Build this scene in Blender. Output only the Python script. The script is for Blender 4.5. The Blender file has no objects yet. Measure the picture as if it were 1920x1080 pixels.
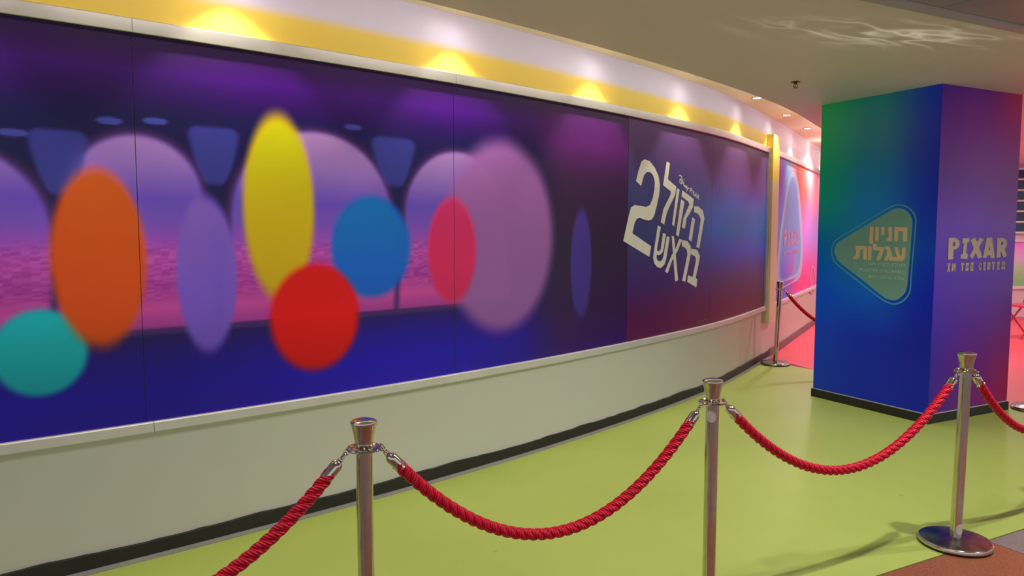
import bpy, bmesh, math, random
import numpy as np
from mathutils import Vector, Matrix
from mathutils.geometry import tessellate_polygon

random.seed(7)
scene = bpy.context.scene
COL = scene.collection

# ------------------------------------------------------------------ camera
cam_d = bpy.data.cameras.new('camera')
cam_d.sensor_width = 36.0
cam_d.lens = 1400.0 / 1920.0 * 36.0
cam_d.clip_start = 0.05
cam = bpy.data.objects.new('camera', cam_d)
COL.objects.link(cam)
cam.location = (0, 0, 1.55)
cam.rotation_euler = (math.radians(90) - math.atan(110 / 1400.0), 0, 0)
scene.camera = cam

# ------------------------------------------------------------------ world and exposure
scene.view_settings.view_transform = 'Standard'
scene.view_settings.look = 'None'
scene.view_settings.gamma = 1.0
scene.view_settings.use_curve_mapping = False
scene.view_settings.exposure = 0.0
world = bpy.data.worlds.new('world')
scene.world = world
world.use_nodes = True
world.node_tree.nodes['Background'].inputs[0].default_value = (0.97, 0.98, 1.0, 1)
world.node_tree.nodes['Background'].inputs[1].default_value = 0.64

COVE_W = 40.0          # small warm downlights washing the curved wall
COVE_COL = (1.0, 0.90, 0.72)
SPILL_W = 3.5
STRIP_W = 1.5           # light bars lying in the cove
HALL_W = 150.0          # downlights in the metal panel ceiling above the walkway
FAR_W = 150.0           # ceiling lamps over the pink floor behind the pillar

# ------------------------------------------------------------------ outlines of the printed lettering, in metres along and up the surfaces
TITLE = {'alef_arm': [(-15.4407, 1.4675), (-15.3874, 1.4591), (-15.4644, 1.3646), (-15.5119, 1.3245), (-15.5692, 1.2775), (-15.6392, 1.1758), (-15.6887, 1.1906), (-15.6267, 1.2667),
              (-15.5762, 1.3262), (-15.5059, 1.3835)],
 'alef_stroke': [(-15.5821, 1.4968), (-15.5366, 1.4875), (-15.4494, 1.1075), (-15.5037, 1.0961)],
 'bet': [(-15.2017, 1.3788), (-15.0854, 1.363), (-15.0201, 1.3072), (-15.0423, 1.2399), (-15.105, 1.107), (-15.0672, 1.0956), (-15.0857, 1.0205), (-15.2751, 1.0824), (-15.257, 1.1413),
         (-15.1666, 1.1195), (-15.1112, 1.2491), (-15.1036, 1.2866), (-15.1291, 1.3075), (-15.2054, 1.3243)],
 'he': [(-15.1638, 1.7571), (-15.072, 1.7566), (-14.9756, 1.721), (-14.9402, 1.6536), (-14.9686, 1.5718), (-15.039, 1.3742), (-15.102, 1.3902), (-15.0386, 1.5716), (-15.0196, 1.6392),
        (-15.0528, 1.6765), (-15.1095, 1.697), (-15.1614, 1.7015)],
 'he_leg': [(-15.1985, 1.6572), (-15.1376, 1.6407), (-15.2013, 1.4412), (-15.2612, 1.4591)],
 'kuf': [(-15.4012, 1.8903), (-15.1726, 1.8203), (-15.1875, 1.7499), (-15.236, 1.7028), (-15.3067, 1.6494), (-15.3401, 1.5539), (-15.3972, 1.5681), (-15.3694, 1.6486), (-15.3093, 1.7145),
         (-15.2594, 1.7705), (-15.2837, 1.796), (-15.413, 1.836)],
 'kuf_leg': [(-15.4205, 1.8126), (-15.3552, 1.7914), (-15.4524, 1.4869), (-15.5022, 1.5039)],
 'lamed': [(-15.6885, 2.1189), (-15.6318, 2.1079), (-15.6632, 1.9719), (-15.5117, 1.9163), (-15.5306, 1.8434), (-15.6372, 1.7334), (-15.6741, 1.6826), (-15.7142, 1.5886), (-15.7725, 1.6094),
           (-15.7335, 1.7189), (-15.6772, 1.7761), (-15.6149, 1.8405), (-15.6082, 1.8721), (-15.7449, 1.9186)],
 'resh': [(-15.3929, 1.4566), (-15.284, 1.4462), (-15.2174, 1.399), (-15.2063, 1.3456), (-15.3129, 1.0845), (-15.3707, 1.0981), (-15.2792, 1.3275), (-15.2955, 1.3714), (-15.3395, 1.3919),
          (-15.3908, 1.402)],
 'shin': [(-15.8208, 1.582), (-15.7688, 1.5698), (-15.8205, 1.4094), (-15.8267, 1.3724), (-15.7947, 1.3668), (-15.7678, 1.3811), (-15.7322, 1.5201), (-15.6812, 1.5099), (-15.7131, 1.395),
          (-15.737, 1.3543), (-15.7813, 1.3342), (-15.8281, 1.3379), (-15.8348, 1.317), (-15.817, 1.2917), (-15.7746, 1.2792), (-15.7351, 1.2954), (-15.7161, 1.3325), (-15.6652, 1.4923),
          (-15.6157, 1.4818), (-15.6668, 1.3059), (-15.6983, 1.2503), (-15.7605, 1.225), (-15.8226, 1.2361), (-15.8722, 1.2713), (-15.8903, 1.3149), (-15.8711, 1.398)],
 'two': [(-16.1689, 1.9326), (-16.1338, 2.0162), (-16.0914, 2.0916), (-16.0471, 2.1123), (-15.9668, 2.1036), (-15.8831, 2.055), (-15.8211, 1.9919), (-15.7942, 1.9139), (-15.8042, 1.8401),
         (-15.8382, 1.7534), (-15.879, 1.6672), (-15.9184, 1.6302), (-15.9721, 1.6224), (-16.0344, 1.6279), (-16.1023, 1.6426), (-16.1508, 1.6338), (-16.1827, 1.5982), (-16.2133, 1.5195),
         (-15.924, 1.4112), (-15.9498, 1.3239), (-16.3407, 1.4587), (-16.3093, 1.5454), (-16.2656, 1.6617), (-16.2351, 1.7227), (-16.1818, 1.7426), (-16.0936, 1.7376), (-16.0074, 1.7313),
         (-15.9522, 1.7482), (-15.9114, 1.8), (-15.885, 1.8736), (-15.8796, 1.9344), (-15.9049, 1.9875), (-15.9527, 2.0148), (-16.0058, 2.0142), (-16.0506, 1.9856), (-16.0932, 1.8984)],
 'vav': [(-15.4978, 1.9042), (-15.4511, 1.8934), (-15.537, 1.5755), (-15.5775, 1.5918)]}
WORDMARK = [[(-15.4611, 2.014), (-15.4406, 2.017), (-15.4196, 2.0066), (-15.4088, 1.9861), (-15.3996, 1.9635), (-15.4074, 1.9497), (-15.4255, 1.945), (-15.4422, 1.95), (-15.451, 1.9648),
  (-15.45, 1.9802), (-15.4354, 1.9867), (-15.4267, 1.9775), (-15.4136, 1.959)],
 [(-15.393, 1.9677), (-15.3842, 1.9566)], [(-15.3752, 1.984), (-15.3666, 1.9806)], [(-15.3689, 1.9534), (-15.3821, 1.947), (-15.3733, 1.9378), (-15.3596, 1.9326), (-15.3729, 1.9262)],
 [(-15.3563, 1.9347), (-15.349, 1.9215), (-15.3443, 1.9314), (-15.3322, 1.928), (-15.3359, 1.9143)],
 [(-15.3249, 1.9167), (-15.3106, 1.9251), (-15.3219, 1.9285), (-15.3299, 1.9145), (-15.3185, 1.9072)],
 [(-15.3103, 1.9173), (-15.3012, 1.906), (-15.2844, 1.9184), (-15.305, 1.8942), (-15.3219, 1.8857)], [(-15.2728, 1.9111), (-15.2675, 1.9098)],
 [(-15.2522, 1.8806), (-15.2405, 1.9164), (-15.22, 1.9114), (-15.2176, 1.8977), (-15.2422, 1.8928)], [(-15.2164, 1.8682), (-15.2043, 1.8982)], [(-15.191, 1.8593), (-15.1652, 1.8859)],
 [(-15.186, 1.8891), (-15.1666, 1.8562)], [(-15.1617, 1.8464), (-15.1265, 1.8755), (-15.1175, 1.838)], [(-15.1511, 1.8547), (-15.1237, 1.8517)],
 [(-15.1044, 1.8324), (-15.0892, 1.8629), (-15.0703, 1.8576), (-15.0716, 1.8435), (-15.0928, 1.8408), (-15.0686, 1.8196)]]
PIXAR = {'letter_a': [[(0.6677, 1.4816), (0.7421, 1.483), (0.7941, 1.3135), (0.734, 1.3118), (0.7245, 1.3362), (0.6918, 1.335), (0.6815, 1.3154), (0.6295, 1.3163)],
              [(0.7093, 1.4108), (0.7239, 1.3793), (0.7, 1.3796)]],
 'letter_i': [[(0.3467, 1.4772), (0.4389, 1.481), (0.4371, 1.4486), (0.4117, 1.4445), (0.4014, 1.3571), (0.4277, 1.3497), (0.4223, 1.3085), (0.3308, 1.3163), (0.334, 1.3476),
               (0.3591, 1.3533), (0.3669, 1.4361), (0.3453, 1.4406)]],
 'letter_p': [[(0.1679, 1.4824), (0.2508, 1.4837), (0.2984, 1.4644), (0.3135, 1.4322), (0.2963, 1.4003), (0.2373, 1.3854), (0.2358, 1.3119), (0.1738, 1.3087)],
              [(0.2255, 1.4503), (0.2478, 1.4501), (0.2588, 1.4327), (0.249, 1.4155), (0.2254, 1.414)]],
 'letter_r': [[(0.8149, 1.4773), (0.8939, 1.4805), (0.9466, 1.4584), (0.958, 1.4174), (0.9252, 1.3859), (0.9641, 1.3306), (0.9163, 1.3114), (0.8726, 1.3729), (0.8743, 1.3185),
               (0.8171, 1.3104)],
              [(0.8725, 1.4453), (0.897, 1.4451), (0.9049, 1.4242), (0.8752, 1.4136)]],
 'letter_x': [[(0.4533, 1.4617), (0.5062, 1.4859), (0.5412, 1.4478), (0.5717, 1.4856), (0.6275, 1.4676), (0.5707, 1.4078), (0.6216, 1.3227), (0.5639, 1.3104), (0.5279, 1.3597),
               (0.4913, 1.3099), (0.449, 1.3344), (0.499, 1.3953)]]}
ROW2 = [('I', (0.1629, 1.2124), (0.2104, 1.2804)), ('N', (0.2182, 1.2127), (0.2801, 1.2807)), ('T', (0.3388, 1.2113), (0.3859, 1.2812)), ('H', (0.4013, 1.2115), (0.4474, 1.2817)),
 ('E', (0.4601, 1.2109), (0.5138, 1.2812)), ('C', (0.5718, 1.2125), (0.6221, 1.2808)), ('E', (0.6336, 1.2127), (0.6783, 1.2815)), ('N', (0.69, 1.2131), (0.7411, 1.2811)),
 ('T', (0.7529, 1.2124), (0.8044, 1.2817)), ('E', (0.8225, 1.2116), (0.8714, 1.2813)), ('R', (0.8866, 1.2118), (0.9514, 1.2816))]
HEB = {'ayin': [[(0.3654, 1.4047), (0.3311, 1.4054), (0.3042, 1.3246), (0.2944, 1.3423), (0.2929, 1.4043), (0.2614, 1.4031), (0.2618, 1.3192), (0.2837, 1.2914), (0.3744, 1.2899), (0.3735, 1.3204),
           (0.336, 1.3226)]],
 'final_nun': [[(0.5982, 1.5721), (0.5639, 1.57), (0.5634, 1.4247), (0.6002, 1.4291)]],
 'gimel': [[(0.4484, 1.4089), (0.4045, 1.4078), (0.3669, 1.2912), (0.4037, 1.2898), (0.4111, 1.3093), (0.4212, 1.2892), (0.4543, 1.2899), (0.4308, 1.3333), (0.4273, 1.3798),
            (0.4471, 1.3803)]],
 'het': [[(0.3684, 1.5695), (0.254, 1.5644), (0.251, 1.4513), (0.2877, 1.4527), (0.2903, 1.5336), (0.3348, 1.5355), (0.3332, 1.452), (0.3654, 1.4535)]],
 'lamed': [[(0.5635, 1.4277), (0.5273, 1.4283), (0.5284, 1.4033), (0.4558, 1.4018), (0.4598, 1.3671), (0.4898, 1.2896), (0.5281, 1.2902), (0.4956, 1.3711), (0.5612, 1.3745)]],
 'nun': [[(0.4247, 1.5696), (0.3898, 1.5676), (0.3869, 1.4523), (0.4359, 1.4516), (0.4372, 1.4811), (0.4186, 1.4813), (0.4212, 1.5402), (0.4256, 1.5402)]],
 'tav': [[(0.7316, 1.4063), (0.6409, 1.4081), (0.6171, 1.3934), (0.6151, 1.2921), (0.6547, 1.2906), (0.6582, 1.3752), (0.6864, 1.3745), (0.6926, 1.2975), (0.7507, 1.2893), (0.7483, 1.3183),
          (0.7293, 1.323), (0.7243, 1.3736), (0.7362, 1.3733)]],
 'vav': [[(0.5447, 1.572), (0.5131, 1.5699), (0.5114, 1.4505), (0.5419, 1.4531)]],
 'vav_second': [[(0.6084, 1.4057), (0.5739, 1.4044), (0.5747, 1.2885), (0.6058, 1.2904)]],
 'yod': [[(0.4908, 1.5698), (0.4597, 1.5678), (0.459, 1.5007), (0.4879, 1.5024)]]}
SIGN = {'fill': [(0.9508, 1.3543), (0.951, 1.3646), (0.9498, 1.3744), (0.9474, 1.3839), (0.9437, 1.3931), (0.9389, 1.4022), (0.936, 1.4096), (0.935, 1.4152), (0.9313, 1.4213), (0.9204, 1.4305),
          (0.8979, 1.4451), (0.8608, 1.4663), (0.8122, 1.4924), (0.7577, 1.5211), (0.7022, 1.5501), (0.6504, 1.5773), (0.5995, 1.6045), (0.5464, 1.633), (0.4952, 1.6603), (0.4499, 1.6839),
          (0.4141, 1.7016), (0.3901, 1.7125), (0.3749, 1.7183), (0.3648, 1.7206), (0.3561, 1.7211), (0.3451, 1.7214), (0.3318, 1.7213), (0.3185, 1.72), (0.3055, 1.7173), (0.293, 1.7134),
          (0.2813, 1.7083), (0.2701, 1.7018), (0.2594, 1.6938), (0.2493, 1.6847), (0.2403, 1.6748), (0.2326, 1.6644), (0.2264, 1.6544), (0.2213, 1.6447), (0.2174, 1.6338), (0.2144, 1.6202),
          (0.2123, 1.6023), (0.2115, 1.579), (0.212, 1.5511), (0.2133, 1.5206), (0.2149, 1.4894), (0.2162, 1.4594), (0.2172, 1.4309), (0.2183, 1.4025), (0.2194, 1.374), (0.2207, 1.3452),
          (0.2221, 1.3158), (0.2237, 1.2846), (0.2255, 1.2517), (0.2273, 1.219), (0.2291, 1.1883), (0.2308, 1.1616), (0.2319, 1.1393), (0.2327, 1.1202), (0.2335, 1.1036), (0.2349, 1.0886),
          (0.2373, 1.0742), (0.2405, 1.061), (0.2442, 1.0493), (0.2487, 1.0388), (0.2543, 1.0289), (0.261, 1.0192), (0.2696, 1.0093), (0.2799, 0.9996), (0.2909, 0.9905), (0.302, 0.9825),
          (0.3121, 0.976), (0.3211, 0.9713), (0.3294, 0.968), (0.3376, 0.9658), (0.3458, 0.9645), (0.3546, 0.9636), (0.364, 0.9632), (0.3738, 0.9635), (0.3837, 0.9645), (0.3938, 0.9661),
          (0.4039, 0.9683), (0.4116, 0.9699), (0.4172, 0.9706), (0.4239, 0.9727), (0.4352, 0.9782), (0.4545, 0.9891), (0.4841, 1.0071), (0.5218, 1.031), (0.5648, 1.0585), (0.61, 1.0872),
          (0.6543, 1.1148), (0.7009, 1.1426), (0.752, 1.1724), (0.8029, 1.2019), (0.8486, 1.2289), (0.8838, 1.2508), (0.9056, 1.2658), (0.9171, 1.2754), (0.9222, 1.282), (0.925, 1.2882),
          (0.9295, 1.2966), (0.9359, 1.3076), (0.9414, 1.3193), (0.9459, 1.3314), (0.9491, 1.3432)],
 'inner': [(0.975, 1.3537), (0.975, 1.3652), (0.9736, 1.3761), (0.9709, 1.3866), (0.9669, 1.3968), (0.9618, 1.4071), (0.9588, 1.4157), (0.9576, 1.4226), (0.9538, 1.4301), (0.9426, 1.4406),
           (0.9197, 1.4563), (0.8818, 1.4787), (0.8324, 1.5059), (0.7769, 1.5356), (0.7203, 1.5656), (0.6674, 1.5937), (0.6154, 1.6216), (0.5611, 1.6508), (0.5087, 1.6788), (0.462, 1.703),
           (0.4248, 1.7214), (0.399, 1.7331), (0.3819, 1.7397), (0.3697, 1.7429), (0.359, 1.744), (0.3462, 1.7446), (0.331, 1.7444), (0.3159, 1.7425), (0.3011, 1.7392), (0.287, 1.7347),
           (0.2739, 1.7292), (0.2616, 1.7227), (0.2499, 1.7151), (0.2391, 1.7064), (0.2291, 1.6967), (0.2202, 1.686), (0.2122, 1.6753), (0.205, 1.6646), (0.1988, 1.6523), (0.1939, 1.6374),
           (0.1906, 1.6182), (0.1892, 1.5937), (0.1897, 1.5647), (0.1913, 1.5331), (0.1934, 1.5006), (0.1951, 1.4692), (0.1965, 1.4389), (0.1983, 1.4084), (0.2001, 1.3778), (0.2019, 1.3471),
           (0.2036, 1.3164), (0.205, 1.2849), (0.2064, 1.2525), (0.2077, 1.2205), (0.2089, 1.1902), (0.2101, 1.1627), (0.2108, 1.1384), (0.2111, 1.1164), (0.2115, 1.0964), (0.2125, 1.0781),
           (0.2148, 1.0614), (0.2183, 1.0465), (0.2226, 1.0337), (0.2277, 1.0224), (0.2339, 1.0118), (0.2413, 1.0013), (0.2502, 0.9907), (0.2607, 0.9804), (0.272, 0.9707), (0.2837, 0.9621),
           (0.2952, 0.9549), (0.3065, 0.9492), (0.3181, 0.9446), (0.3299, 0.9413), (0.3417, 0.9391), (0.3535, 0.938), (0.3652, 0.9384), (0.3769, 0.9401), (0.3887, 0.9429), (0.4007, 0.9465),
           (0.413, 0.9507), (0.4235, 0.9542), (0.4321, 0.9572), (0.442, 0.9616), (0.4565, 0.9689), (0.4788, 0.9812), (0.5115, 0.9998), (0.5527, 1.0238), (0.5989, 1.051), (0.6466, 1.0793),
           (0.6917, 1.1064), (0.7367, 1.1333), (0.7842, 1.1619), (0.8306, 1.19), (0.872, 1.2159), (0.9045, 1.2373), (0.9256, 1.2526), (0.9376, 1.2631), (0.9439, 1.271), (0.948, 1.2786),
           (0.9533, 1.2884), (0.9599, 1.3007), (0.9656, 1.3141), (0.9701, 1.3277), (0.9733, 1.3411)],
 'outer': [(0.989, 1.3533), (0.989, 1.3661), (0.9874, 1.3782), (0.9844, 1.3897), (0.9802, 1.4009), (0.9748, 1.4121), (0.9713, 1.4218), (0.9697, 1.4297), (0.9653, 1.4381), (0.9536, 1.4494),
           (0.9301, 1.4657), (0.8916, 1.4883), (0.8415, 1.5155), (0.7853, 1.545), (0.7281, 1.5748), (0.6748, 1.6028), (0.6227, 1.6309), (0.5685, 1.6602), (0.5162, 1.6883), (0.4695, 1.7128),
           (0.4317, 1.7314), (0.4051, 1.7434), (0.3867, 1.7505), (0.3732, 1.7541), (0.361, 1.7556), (0.3467, 1.7562), (0.3301, 1.7558), (0.3134, 1.7535), (0.2971, 1.7497), (0.2815, 1.7446),
           (0.267, 1.7385), (0.2535, 1.7315), (0.2407, 1.7233), (0.2287, 1.714), (0.2178, 1.7037), (0.2082, 1.6924), (0.1997, 1.681), (0.1922, 1.6695), (0.1858, 1.6565), (0.1809, 1.6407),
           (0.1775, 1.6209), (0.1762, 1.5958), (0.1769, 1.5662), (0.1787, 1.534), (0.181, 1.501), (0.1828, 1.4694), (0.1843, 1.4389), (0.1861, 1.4085), (0.1879, 1.378), (0.1897, 1.3474),
           (0.1913, 1.3168), (0.1927, 1.2855), (0.1941, 1.2533), (0.1954, 1.2215), (0.1966, 1.1911), (0.1977, 1.1634), (0.1984, 1.1385), (0.1985, 1.1156), (0.1988, 1.0946), (0.1998, 1.0752),
           (0.2022, 1.0574), (0.2059, 1.0416), (0.2104, 1.0277), (0.2159, 1.0153), (0.2225, 1.0038), (0.2305, 0.9925), (0.2402, 0.9812), (0.2516, 0.9704), (0.264, 0.9602), (0.2768, 0.9512),
           (0.2894, 0.9437), (0.3018, 0.9377), (0.3143, 0.933), (0.3271, 0.9295), (0.34, 0.9273), (0.353, 0.9262), (0.366, 0.9266), (0.3791, 0.9283), (0.3924, 0.9312), (0.4057, 0.9349),
           (0.4191, 0.9392), (0.4304, 0.943), (0.4396, 0.9464), (0.4499, 0.9512), (0.4647, 0.959), (0.4873, 0.9714), (0.5203, 0.9901), (0.5616, 1.0141), (0.6079, 1.0412), (0.6556, 1.0695),
           (0.7008, 1.0965), (0.7459, 1.1236), (0.7934, 1.1524), (0.8398, 1.1808), (0.8814, 1.2068), (0.9142, 1.2284), (0.9359, 1.2437), (0.9488, 1.2538), (0.956, 1.2615), (0.961, 1.2691),
           (0.9669, 1.2794), (0.9739, 1.293), (0.9797, 1.308), (0.9843, 1.3237), (0.9874, 1.3391)]}
LINES = [[(0.26, 1.2324), (0.6016, 1.2469)], [(0.2629, 1.1791), (0.7046, 1.188)], [(0.2659, 1.1285), (0.5968, 1.1325)]]
COPY = [(-15.0746, 0.6997), (-14.8152, 0.6895)]
PICK_O = [(-11.7341, 2.1272), (-11.661, 2.198), (-11.5911, 2.2464), (-11.5223, 2.2772), (-11.4519, 2.2953), (-11.3767, 2.306), (-11.2941, 2.3093), (-11.2057, 2.3015), (-11.1152, 2.2819),
 (-11.0266, 2.2497), (-10.944, 2.2044), (-10.8677, 2.1419), (-10.7951, 2.0623), (-10.7265, 1.9709), (-10.6618, 1.8733), (-10.6011, 1.7752), (-10.5403, 1.673), (-10.4794, 1.5626),
 (-10.4251, 1.45), (-10.3843, 1.3412), (-10.3641, 1.2427), (-10.3606, 1.1536), (-10.3696, 1.0702), (-10.3969, 0.9951), (-10.4484, 0.9311), (-10.5295, 0.8812), (-10.6483, 0.8493),
 (-10.7988, 0.8335), (-10.9654, 0.8278), (-11.1338, 0.8259), (-11.291, 0.8222), (-11.445, 0.8147), (-11.6039, 0.8072), (-11.7556, 0.8026), (-11.8874, 0.8033), (-11.993, 0.8124),
 (-12.0768, 0.8264), (-12.1468, 0.8434), (-12.2017, 0.8683), (-12.2402, 0.9062), (-12.2609, 0.9619), (-12.261, 1.0401), (-12.242, 1.1379), (-12.2084, 1.2489), (-12.1648, 1.3666),
 (-12.1156, 1.4841), (-12.0562, 1.6109), (-11.9822, 1.7523), (-11.8996, 1.8949), (-11.8144, 2.0247)]
PICK_I = [(-11.6166, 2.0991), (-11.5582, 2.162), (-11.5082, 2.201), (-11.4625, 2.2222), (-11.4163, 2.2321), (-11.3651, 2.237), (-11.3075, 2.2374), (-11.2464, 2.2285), (-11.1837, 2.2098),
 (-11.1211, 2.1808), (-11.0607, 2.1407), (-11.0022, 2.0873), (-10.9443, 2.0208), (-10.8875, 1.944), (-10.8324, 1.86), (-10.7797, 1.7719), (-10.7242, 1.6737), (-10.6652, 1.5632),
 (-10.611, 1.449), (-10.5698, 1.3404), (-10.5503, 1.2473), (-10.5507, 1.1711), (-10.5655, 1.1059), (-10.5976, 1.0508), (-10.6499, 1.0048), (-10.7248, 0.9669), (-10.831, 0.9401),
 (-10.9651, 0.9249), (-11.1113, 0.917), (-11.2554, 0.9122), (-11.3845, 0.9064), (-11.5029, 0.8977), (-11.6194, 0.8887), (-11.7286, 0.8823), (-11.8243, 0.8812), (-11.9033, 0.8879),
 (-11.9689, 0.8997), (-12.0249, 0.9147), (-12.0695, 0.937), (-12.1008, 0.9709), (-12.1168, 1.0205), (-12.1159, 1.0892), (-12.0996, 1.1746), (-12.0708, 1.2719), (-12.0324, 1.3764),
 (-11.9871, 1.4833), (-11.929, 1.6027), (-11.8548, 1.7388), (-11.7722, 1.877), (-11.6896, 2.0024)]
TEXT2 = [[(-11.8645, 1.3339), (-10.7373, 1.5351)], [(-11.8486, 1.225), (-10.6891, 1.2657)]]
BADGE = [(-9.5904, 0.8548), (-9.5703, 0.8938), (-9.5387, 0.9308), (-9.4985, 0.9625), (-9.4527, 0.9851), (-9.4043, 0.9949), (-9.3477, 0.9897), (-9.2804, 0.9717), (-9.2109, 0.9439), (-9.1478, 0.9095),
 (-9.1003, 0.8717), (-9.0686, 0.8256), (-9.047, 0.769), (-9.0357, 0.7095), (-9.035, 0.6547), (-9.0452, 0.612), (-9.0689, 0.582), (-9.1061, 0.5598), (-9.1522, 0.5448), (-9.2028, 0.5362),
 (-9.2538, 0.5331), (-9.3103, 0.5351), (-9.3749, 0.5424), (-9.4397, 0.5559), (-9.4971, 0.5762), (-9.5399, 0.6043), (-9.5684, 0.6447), (-9.5878, 0.6971), (-9.5981, 0.7542), (-9.599, 0.8091)]
BADGE_I = [(-9.5206, 0.8511), (-9.5085, 0.8838), (-9.4886, 0.9135), (-9.4625, 0.9378), (-9.4315, 0.9546), (-9.3974, 0.9613), (-9.3554, 0.9565), (-9.3043, 0.9415), (-9.2508, 0.9185), (-9.2021, 0.8899),
 (-9.1653, 0.8579), (-9.1404, 0.8183), (-9.1225, 0.7695), (-9.1125, 0.718), (-9.1108, 0.6706), (-9.1181, 0.634), (-9.1373, 0.6088), (-9.1679, 0.5906), (-9.2054, 0.5785), (-9.2453, 0.5717),
 (-9.2834, 0.5691), (-9.3225, 0.5699), (-9.3653, 0.5745), (-9.4077, 0.5843), (-9.4454, 0.6006), (-9.4745, 0.6246), (-9.4955, 0.6609), (-9.5113, 0.7086), (-9.5211, 0.7609),
 (-9.5244, 0.8107)]


# ------------------------------------------------------------------ plan of the place
CX, CY, RW = -15.66727, 20.77787, 22.25591      # the curved wall is an arc, then a straight run
S0 = -11.65
def bend(s):                                        # the wall draws back a little towards the yellow upright
    t = min(1., max(0., (s + 14.9) / 2.2)); return -.08 * t * t * (3 - 2 * t)
def W(s, off=0.0, z=0.0):
    off = off + bend(s)
    if s <= S0:
        th = s / RW
        return Vector((CX + (RW + off) * math.cos(th), CY + (RW + off) * math.sin(th), z))
    th = S0 / RW
    m = s - S0
    return Vector((CX + (RW + off) * math.cos(th) - math.sin(th) * m, CY + (RW + off) * math.sin(th) + math.cos(th) * m, z))
def WN(s):
    th = min(s, S0) / RW
    return Vector((math.cos(th), math.sin(th), 0))
ZC, ZCOVE = 2.67, 2.85
EDGE = 0.570                                        # cove width
E_ = Vector((0.8885, 0.4589, 0)); N_ = Vector((0.4589, -0.8885, 0))
L0 = Vector((1.819, 3.791, 0))                       # ceiling joint line
B0 = Vector((1.6265, 3.2373, 0))                     # floor joint line
PC = Vector((3.3135, 5.8438, 0))                     # pillar corner
AL = Vector((math.cos(math.radians(117.05)), math.sin(math.radians(117.05)), 0))
AR = Vector((math.cos(math.radians(27.05)), math.sin(math.radians(27.05)), 0))

# ------------------------------------------------------------------ materials
def lin(c):
    return tuple((v / 255 / 12.92 if v / 255 <= .04045 else ((v / 255 + .055) / 1.055) ** 2.4) for v in c)
MATS = {}
def mat(name, col, rough=.5, metal=0., spec=.5, var=0., vscale=6., bump=0., bscale=80., emit=None, coat=0.):
    if name in MATS: return MATS[name]
    m = bpy.data.materials.new(name); m.use_nodes = True
    nt = m.node_tree; p = nt.nodes['Principled BSDF']
    p.inputs['Base Color'].default_value = (*col, 1)
    p.inputs['Roughness'].default_value = rough
    p.inputs['Metallic'].default_value = metal
    p.inputs['Specular IOR Level'].default_value = spec
    p.inputs['Coat Weight'].default_value = coat
    tc = nt.nodes.new('ShaderNodeTexCoord')
    if var > 0:
        n = nt.nodes.new('ShaderNodeTexNoise'); n.inputs['Scale'].default_value = vscale; n.inputs['Detail'].default_value = 5
        nt.links.new(tc.outputs['Object'], n.inputs['Vector'])
        r = nt.nodes.new('ShaderNodeValToRGB')
        r.color_ramp.elements[0].position = .3; r.color_ramp.elements[1].position = .7
        r.color_ramp.elements[0].color = (*[v * (1 - var) for v in col], 1)
        r.color_ramp.elements[1].color = (*[min(1, v * (1 + var)) for v in col], 1)
        nt.links.new(n.outputs['Fac'], r.inputs['Fac']); nt.links.new(r.outputs['Color'], p.inputs['Base Color'])
    if bump > 0:
        n = nt.nodes.new('ShaderNodeTexNoise'); n.inputs['Scale'].default_value = bscale; n.inputs['Detail'].default_value = 3
        nt.links.new(tc.outputs['Object'], n.inputs['Vector'])
        b = nt.nodes.new('ShaderNodeBump'); b.inputs['Strength'].default_value = bump; b.inputs['Distance'].default_value = .004
        nt.links.new(n.outputs['Fac'], b.inputs['Height']); nt.links.new(b.outputs['Normal'], p.inputs['Normal'])
    if emit:
        p.inputs['Emission Color'].default_value = (*emit[0], 1); p.inputs['Emission Strength'].default_value = emit[1]
    MATS[name] = m
    return m
def print_mat(name, rough=.42, spec=.5, bump=0.):
    m = bpy.data.materials.new(name); m.use_nodes = True
    nt = m.node_tree; p = nt.nodes['Principled BSDF']
    a = nt.nodes.new('ShaderNodeVertexColor'); a.layer_name = 'print'
    nt.links.new(a.outputs['Color'], p.inputs['Base Color'])
    p.inputs['Roughness'].default_value = rough; p.inputs['Specular IOR Level'].default_value = spec
    if bump:
        tc = nt.nodes.new('ShaderNodeTexCoord'); n = nt.nodes.new('ShaderNodeTexNoise'); n.inputs['Scale'].default_value = 7
        nt.links.new(tc.outputs['Object'], n.inputs['Vector'])
        b = nt.nodes.new('ShaderNodeBump'); b.inputs['Strength'].default_value = bump; b.inputs['Distance'].default_value = .02
        nt.links.new(n.outputs['Fac'], b.inputs['Height']); nt.links.new(b.outputs['Normal'], p.inputs['Normal'])
    return m
M_MURAL = print_mat('mural_print', .40, .35)
M_PILLAR = print_mat('pillar_print', .38, .35, .06)
M_CEIL = mat('ceiling_paint', (.76, .70, .66), .55, var=.03, vscale=.7, bump=.05, bscale=4)
M_COVE = mat('cove_paint_bounce_tint', (.86, .75, .55), .7, var=.03)  # base colour tinted with the yellow light bounced off the wall
M_CHROME = mat('polished_steel', (.62, .57, .51), .13, 1., var=.06, vscale=30)
M_BASE = mat('scuffed_steel', (.30, .27, .26), .24, 1., var=.35, vscale=26, bump=.12, bscale=12)
M_STEEL = mat('brushed_aluminium', (.70, .68, .66), .34, 1., var=.06, vscale=4)
M_LEDGE = mat('pale_aluminium_ledge', (.66, .64, .62), .45, .35, var=.06, vscale=5)
M_BLACK = mat('black_skirting_paint', (.012, .011, .011), .55, var=.3, vscale=9)
M_RUBBER = mat('black_rubber', (.008, .008, .008), .7, var=.2, vscale=20)
M_WHITE = mat('white_print', (.90, .88, .84), .5, var=.02)
M_GREY = mat('grey_floor_edge', (.20, .20, .19), .6, var=.1)
M_GREY2 = mat('mauve_grey_skirting', (.16, .13, .15), .5, var=.1)
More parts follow.
